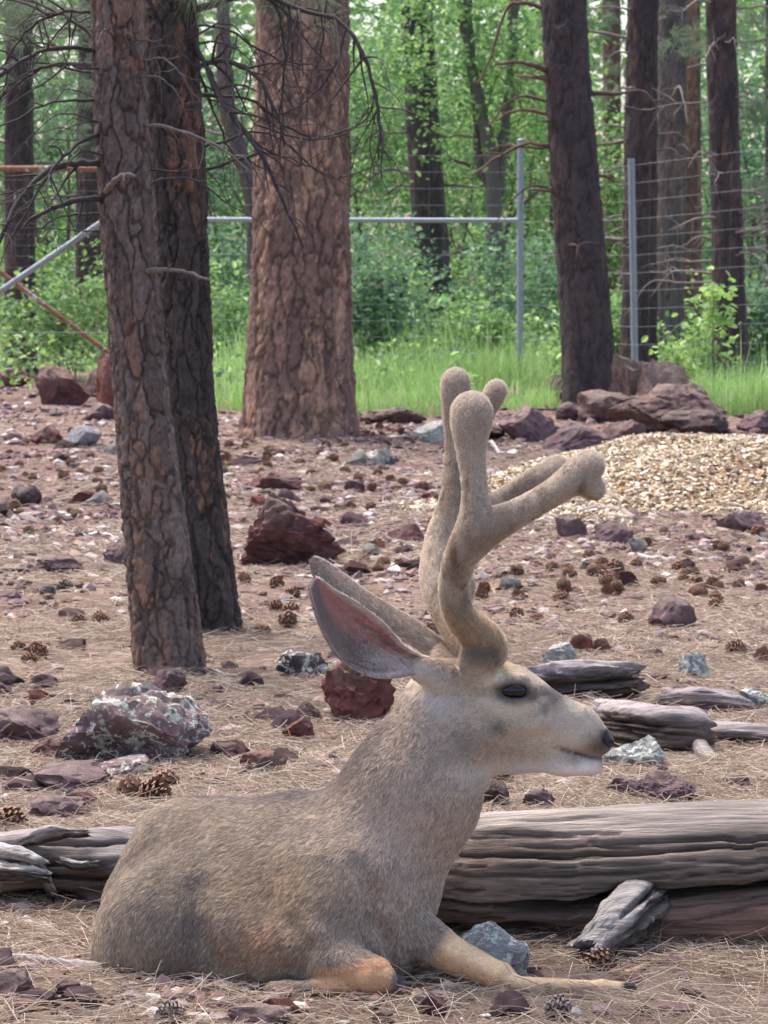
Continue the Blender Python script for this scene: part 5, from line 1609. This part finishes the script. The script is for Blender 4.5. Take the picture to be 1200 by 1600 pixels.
def fur(name, V, Q, colf, nrm, count, length, parent, root, seed, lift=0.30, rad=0.00021, mess=0.18, density=None, flow=flow_at, tipdark=0.4, k=4, bright=1.75, fleck=0.28, glow=False):
    r = np.random.default_rng(seed)
    T = np.concatenate([Q[:, [0, 1, 2]], Q[:, [0, 2, 3]]])
    A = np.linalg.norm(np.cross(V[T[:, 1]] - V[T[:, 0]], V[T[:, 2]] - V[T[:, 0]]), axis=1)
    if density is not None:
        A = A * density(V[T].mean(1))
    t = np.searchsorted(np.cumsum(A) / A.sum(), r.random(count))
    t = np.clip(t, 0, len(T) - 1)
    u, v = r.random(count), r.random(count)
    m = u + v > 1
    u[m], v[m] = 1 - u[m], 1 - v[m]
    w = np.stack([1 - u - v, u, v], 1)[..., None]
    p = (V[T[t]] * w).sum(1); n = (nrm[T[t]] * w).sum(1)
    n /= np.linalg.norm(n, axis=1)[:, None]
    fl = flow(p)
    fl = fl - (fl * n).sum(1)[:, None] * n
    fl /= np.linalg.norm(fl, axis=1)[:, None] + 1e-6
    L = length(p) * r.uniform(0.65, 1.25, count)
    tuft = np.stack([vnoise(p * 130, seed + i) for i in range(3)], 1) * mess * 1.5
    jit = r.normal(size=(count, 3)) * mess + tuft
    jit -= (jit * n).sum(1)[:, None] * n
    d0 = fl * 0.8 + n * (lift * r.uniform(0.7, 1.4, count))[:, None] * 1.5 + jit * 0.6
    d1 = fl + n * (lift * 0.6) + jit
    d2 = fl + n * (lift * 0.05) + jit * 1.4
    pts = [p - n * 0.001]
    for j in range(1, k):
        dd = [d0, d1, d2][min(j - 1, 2)]
        pts.append(pts[-1] + dd / np.linalg.norm(dd, axis=1)[:, None] * (L / (k - 1))[:, None])
    pts = np.stack(pts, 1)
    hd = (sstep(p[:, 0], 0.06, 0.13) * sstep(p[:, 2], 0.28, 0.34))[:, None] * (0 if glow else 1)
    fk = fleck * (1 - 0.55 * hd)        # the face is more evenly coloured than the coat
    c = np.clip(colf(p) * bright * (1 - 0.27 * hd) * np.exp(r.normal(size=(count, 1)) * fk + (vnoise(p * 380, seed + 50) * 0.9)[:, None] * fk * 2), 0, None)
    c = c * np.minimum(1, 0.8 / c.max(1))[:, None]
    band = np.ones((count, k))
    dk = r.random(count) < tipdark
    prof = np.array([[0.8, 1.0, 1.2, 0.45], [0.75, 0.95, 1.15, 1.4]])
    band = np.where(dk[:, None], prof[0], prof[1])[:, :k]
    col = c[:, None] * band[..., None]
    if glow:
        col[:, -1] *= 1.7; col = np.clip(col, 0, 0.95)  # backlit rim of the velvet put into paler hair tips
    rr = rad * r.uniform(0.7, 1.3, count)[:, None] * np.array([1, 0.95, 0.7, 0.15])[None, :k]
    o = curves_np(name, pts, rr, col, M_VELVET if glow else M_FUR, parent)
    return o

nb = grad(sdf, V); nb /= np.linalg.norm(nb, axis=1)[:, None] + 1e-9
def fur_len(p):
    px, py, _ = proj(p)
    L = np.full(len(p), 0.0102)
    head = sstep(px + (1100 - py) * 0.3, 640, 760) * sstep(1230 - 0.2 * (px - 700) - py, -10, 60)
    L = L * (1 - head) + 0.008 * head
    muz = sstep(px, 780, 900) * (py < 1235)
    L = L * (1 - muz) + 0.004 * muz
    eye = np.hypot((px - 802) / 40, (py - 1081) / 26)
    crown = np.exp(-(((px - 748) / 50) ** 4 + ((py - 1025) / 22) ** 4))
    L = L * (1 - crown) + 0.013 * crown
    near = np.exp(-eye ** 4) * (py < 1230)
    L = L * (1 - near) + 0.003 * near
    leg = np.clip(sstep(px + (py - 1500) * 0.6, 655, 690) * sstep(py, 1420, 1450) + sstep(py + (px - 540) * 0.15, 1508, 1520) * (px > 480), 0, 1)
    return L * (1 - leg) + 0.005 * leg
def fur_den(p):
    px, py, _ = proj(p)
    nose = np.exp(-(((px - 950) / 13) ** 4 + ((py - 1154) / 14) ** 4))
    eye = np.hypot((px - 802) / 25, (py - 1081) / 14)
    short = ((px > 640) & (py < 1210)) * 1.3 + 1.0
    ml = np.interp(px, [868, 885, 900, 925, 950], [1167, 1173, 1177, 1184, 1188])
    short = short * (1 - 0.9 * np.exp(-((py - ml) / 4.0) ** 2) * (px > 872))
    return short * (1 - nose) * np.where(eye < 1, 0.0, 1.0) * np.where((p[:, 2] < 0.01), 0.3, 1) * np.where(py > 1560, 0.4, 1)
def coat_fast(p):
    return coat(p)
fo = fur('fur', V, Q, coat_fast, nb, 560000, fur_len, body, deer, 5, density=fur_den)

# eyes
M_EYE = pmat('eye', rough=0.07, base=srgb(20, 15, 16), var=0.1, bump=0, spec=0.5)
ev, et = ico(4)
w = P(eye_px, eye_py, eye_d)
for sgn in (-1, 1):
    c = np.array([w[0], HM_Y + sgn * (HM_Y - w[1] - 0.0085), w[2]])
    put('eye', mesh_np('eye', ev * np.array([0.0205, 0.0125, 0.0132]) + c, et, M_EYE), deer)
# nose pad
M_NOSE = pmat('nose_pad', rough=0.35, base=srgb(38, 33, 36), var=0.2, vscale=300, bump=0.6, bscale=500, bdist=0.001, spec=0.5)
NOSE = [cap((942, 1146, HM), 11, (949, 1159, HM), 11, 0.72)]
def nose_sdf(p):
    d = chain(p, NOSE, 0.004)
    for s in (-1, 1):
        c = P(955, 1160, HM) + np.array([0, s * 0.0105, 0])
        d = -smin(-d, np.sqrt((((p - c) * np.array([0.8, 1.2, 1.3])) ** 2).sum(1)) - 0.0052, 0.002)
    return d
nv, nq = surface_nets(nose_sdf, P(930, 1180, HM) - np.array([0, 0.05, 0]), P(970, 1125, HM) + np.array([0, 0.05, 0]), 0.0016)
put('nose', mesh_np('nose', nv, nq, M_NOSE), deer)

# ears: a cupped blade between two edge lines
def ear(U, Lw, bulge, colin, colout, seed, dlist_u, dlist_l, label=None):
    n, m = 40, 24
    u = spline([P(x, y, d) for (x, y), d in zip(U, dlist_u)], n)
    l = spline([P(x, y, d) for (x, y), d in zip(Lw, dlist_l)], n)
    s = np.linspace(0, 1, m)[None, :, None]
    S = u[:, None] * (1 - s) + l[:, None] * s
    wid = np.linalg.norm(u - l, axis=1)[:, None, None]
    ax = np.gradient((u + l) / 2, axis=0)
    nr = np.cross(ax, l - u + 1e-6); nr /= np.linalg.norm(nr, axis=1)[:, None] + 1e-9
    nr = np.where(nr[:, 1:2] < 0, -nr, nr)         # away from the camera
    prof = (4 * s * (1 - s)) ** 0.75
    S = S + nr[:, None] * prof * wid * bulge
    th = 0.0042
    inner = S - nr[:, None] * th / 2 * (1 if bulge > 0 else 1)
    outer = S + nr[:, None] * th / 2
    V = np.concatenate([inner.reshape(-1, 3), outer.reshape(-1, 3)])
    i = np.arange(n - 1)[:, None] * m; j = np.arange(m - 1)[None]
    q = np.stack([i + j, i + m + j, i + m + j + 1, i + j + 1], -1).reshape(-1, 4)
    q2 = q[:, ::-1] + n * m
    a = np.arange(n - 1) * m
    rim1 = np.stack([a, a + n * m, a + m + n * m, a + m], 1)
    b = a + m - 1
    rim2 = np.stack([b, b + m, b + m + n * m, b + n * m], 1)
    k = (n - 1) * m + np.arange(m - 1)
    rim3 = np.stack([k, k + n * m, k + 1 + n * m, k + 1], 1)
    t = np.repeat(np.linspace(0, 1, n), m); ss = np.tile(np.linspace(0, 1, m), n)
    edge = np.minimum(ss, 1 - ss)
    ci = colin(t, ss, edge); co = colout(t, ss, edge)
    return V, np.concatenate([q, q2, rim1, rim2, rim3]), np.concatenate([ci, co]), np.repeat(nr, m, 0), n * m

def near_in(t, s, e):
    c = mixc(srgb(160, 110, 104), srgb(112, 96, 92), sstep(s + 0.5 * np.abs(t - 0.55), 0.32, 0.6))
    c = mixc(c, srgb(122, 102, 94), sstep(s, 0.55, 0.85) * 0.8)
    c = mixc(c, srgb(196, 182, 178), sstep(0.45 - t, 0, 0.3) * sstep(s, 0.15, 0.45))
    c = np.clip(c * 1.25, 0, 1)
    return mixc(c, srgb(222, 208, 200), np.exp(-(e / 0.05) ** 2) * 0.85)  # white fringe hair, with rim light put into its colour
def ear_out(t, s, e):
    return mixc(mixc(srgb(146, 126, 110), srgb(126, 110, 100), t), srgb(206, 196, 190), np.exp(-(e / 0.04) ** 2) * 0.7)  # pale ear edge, rim light put into the colour
def ear_fur(V, Q, col, nr, nm, obj_parent, tip, seed, inner_sign):
    r = np.random.default_rng(seed)
    cen = V.mean(0)
    nrm = np.concatenate([-nr, nr])
    dirv = (tip - V[:nm].reshape(40, 24, 3)[0].mean(0)); dirv /= np.linalg.norm(dirv)
    from_ = V
    base0 = V[:nm].reshape(40, 24, 3)[0].mean(0)
    def colf(p):
        # nearest vertex colour, in chunks
        out = np.empty((len(p), 3))
        for i in range(0, len(p), 2000):
            d = ((p[i:i + 2000, None] - from_[None, ::3]) ** 2).sum(2)
            out[i:i + 2000] = col[::3][d.argmin(1)]
        return out
    return fur('fur', V, Q, colf, nrm, 24000, lambda p: 0.006 + 0.012 * np.exp(-(np.linalg.norm(p - base0, axis=1) / 0.06) ** 2), obj_parent, deer, seed, lift=0.22, rad=0.00026, mess=0.15, flow=lambda p: np.repeat(dirv[None], len(p), 0), tipdark=0.2, bright=1.3)
EV, EQ, EC, EN, nm = ear([(664, 1030), (632, 1010), (602, 976), (562, 944), (524, 922), (506, 908), (497, 903)], [(652, 1054), (618, 1060), (580, 1058), (536, 1034), (505, 985), (489, 940), (484, 917)],
               0.34, near_in, ear_out, 1, [4.13, 4.115, 4.09, 4.07, 4.06, 4.055, 4.055], [4.125, 4.10, 4.07, 4.05, 4.045, 4.05, 4.055])
e1 = put('ear', mesh_np('ear', EV, EQ, M_SKIN, EC), deer)
ear_fur(EV, EQ, EC, EN, nm, e1, P(484, 906, 4.055), 31, 1)
EV, EQ, EC, EN, nm = ear([(700, 1010), (672, 985), (630, 958), (580, 928), (540, 898), (508, 876), (494, 872)], [(670, 1038), (630, 1018), (580, 985), (535, 955), (508, 925), (490, 898), (487, 878)],
               -0.30, ear_out, ear_out, 2, [4.27, 4.285, 4.30, 4.31, 4.32, 4.325, 4.325], [4.26, 4.275, 4.29, 4.30, 4.31, 4.32, 4.325])
e2 = put('ear', mesh_np('ear', EV, EQ, M_SKIN, EC), deer)
ear_fur(EV, EQ, EC, EN, nm, e2, P(488, 874, 4.325), 32, 1)

# antlers in velvet
def antler(caps_main, k, seed, mult=1.0):
    f = lambda p: chain(p, caps_main, k)
    pts = np.array([c[0] for c in caps_main] + [c[2] for c in caps_main])
    v, q = surface_nets(f, pts.min(0) - 0.05, pts.max(0) + 0.05, 0.0055)
    v, q = subdiv(v, q); v = polish(f, v, 1)
    nn = grad(f, v); nn /= np.linalg.norm(nn, axis=1)[:, None] + 1e-9
    def colf(p):
        px, py, _ = proj(p)
        b = fbm(p * np.array([30, 30, 10]), 4, seed); g = fbm(p * np.array([60, 60, 14]), 3, seed + 4)
        c = mixc(srgb(188, 170, 152), srgb(158, 137, 118), sstep(b, -0.25, 0.4))
        c = mixc(c, srgb(92, 72, 62), sstep(g, 0.12, 0.42) * 0.5 * sstep(p[:, 2], P(0, 640, HM)[2], P(0, 760, HM)[2]))
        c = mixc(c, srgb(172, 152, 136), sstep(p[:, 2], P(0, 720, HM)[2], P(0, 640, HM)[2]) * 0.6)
        return mixc(c, srgb(190, 158, 120), np.exp(-((py - 990) / 40) ** 2) * 0.5)
    c = colf(v)
    o = put('antler', mesh_np('antler', v, q, M_SKIN, c * 0.95), deer)
    fur('velvet', v, q, colf, nn, 80000, lambda p: np.full(len(p), 0.0062), o, deer, seed, lift=1.1, rad=0.00017, mess=0.3, bright=1.35, fleck=0.12, glow=True, flow=lambda p: np.repeat(np.array([[0, 0, 1.0]]), len(p), 0), tipdark=0.15)
    return o
def beam(pts, n):
    """smooth run of capsules through (px, py, distance, radius px)"""
    c = spline(pts, n)
    return [cap(tuple(a[:3]), a[3] - 4.5, tuple(b[:3]), b[3] - 4.5) for a, b in zip(c[:-1], c[1:])]
ND, FD = 4.145, 4.255
antler(beam([(761, 1018, ND + .014, 35), (750, 996, ND, 31), (719, 962, ND - .03, 25), (709, 918, ND - .05, 24), (720, 870, ND - .08, 26), (742, 826, ND - .10, 30), (743, 780, ND - .105, 21.5), (737, 715, ND - .10, 22), (736, 670, ND - .095, 29), (737, 643, ND - .09, 34)], 26)
       + beam([(726, 862, ND - .085, 24), (768, 823, ND - .10, 27), (815, 799, ND - .10, 22), (870, 766, ND - .095, 22), (905, 740, ND - .09, 25), (922, 726, ND - .085, 25)], 16) + [cap((905, 750, ND - .09), 20, (927, 764, ND - .085), 17)], 0.009, 41)
antler(beam([(747, 1018, FD - .014, 34), (722, 986, FD, 30), (697, 945, FD + .03, 29), (684, 900, FD + .06, 29), (694, 840, FD + .09, 29), (710, 785, FD + .10, 25), (713, 700, FD + .11, 19), (712, 640, FD + .105, 21), (712, 597, FD + .10, 25)], 26)
       + beam([(714, 740, FD + .11, 17), (740, 680, FD + .12, 14), (762, 636, FD + .125, 16), (776, 609, FD + .13, 19)], 10)
       + beam([(704, 806, FD + .10, 24), (770, 787, FD + .11, 17), (830, 752, FD + .12, 18), (872, 730, FD + .125, 21)], 12)
       + beam([(716, 955, FD + .02, 20), (730, 920, FD + .015, 12), (733, 900, FD + .015, 8)], 6), 0.009, 43)
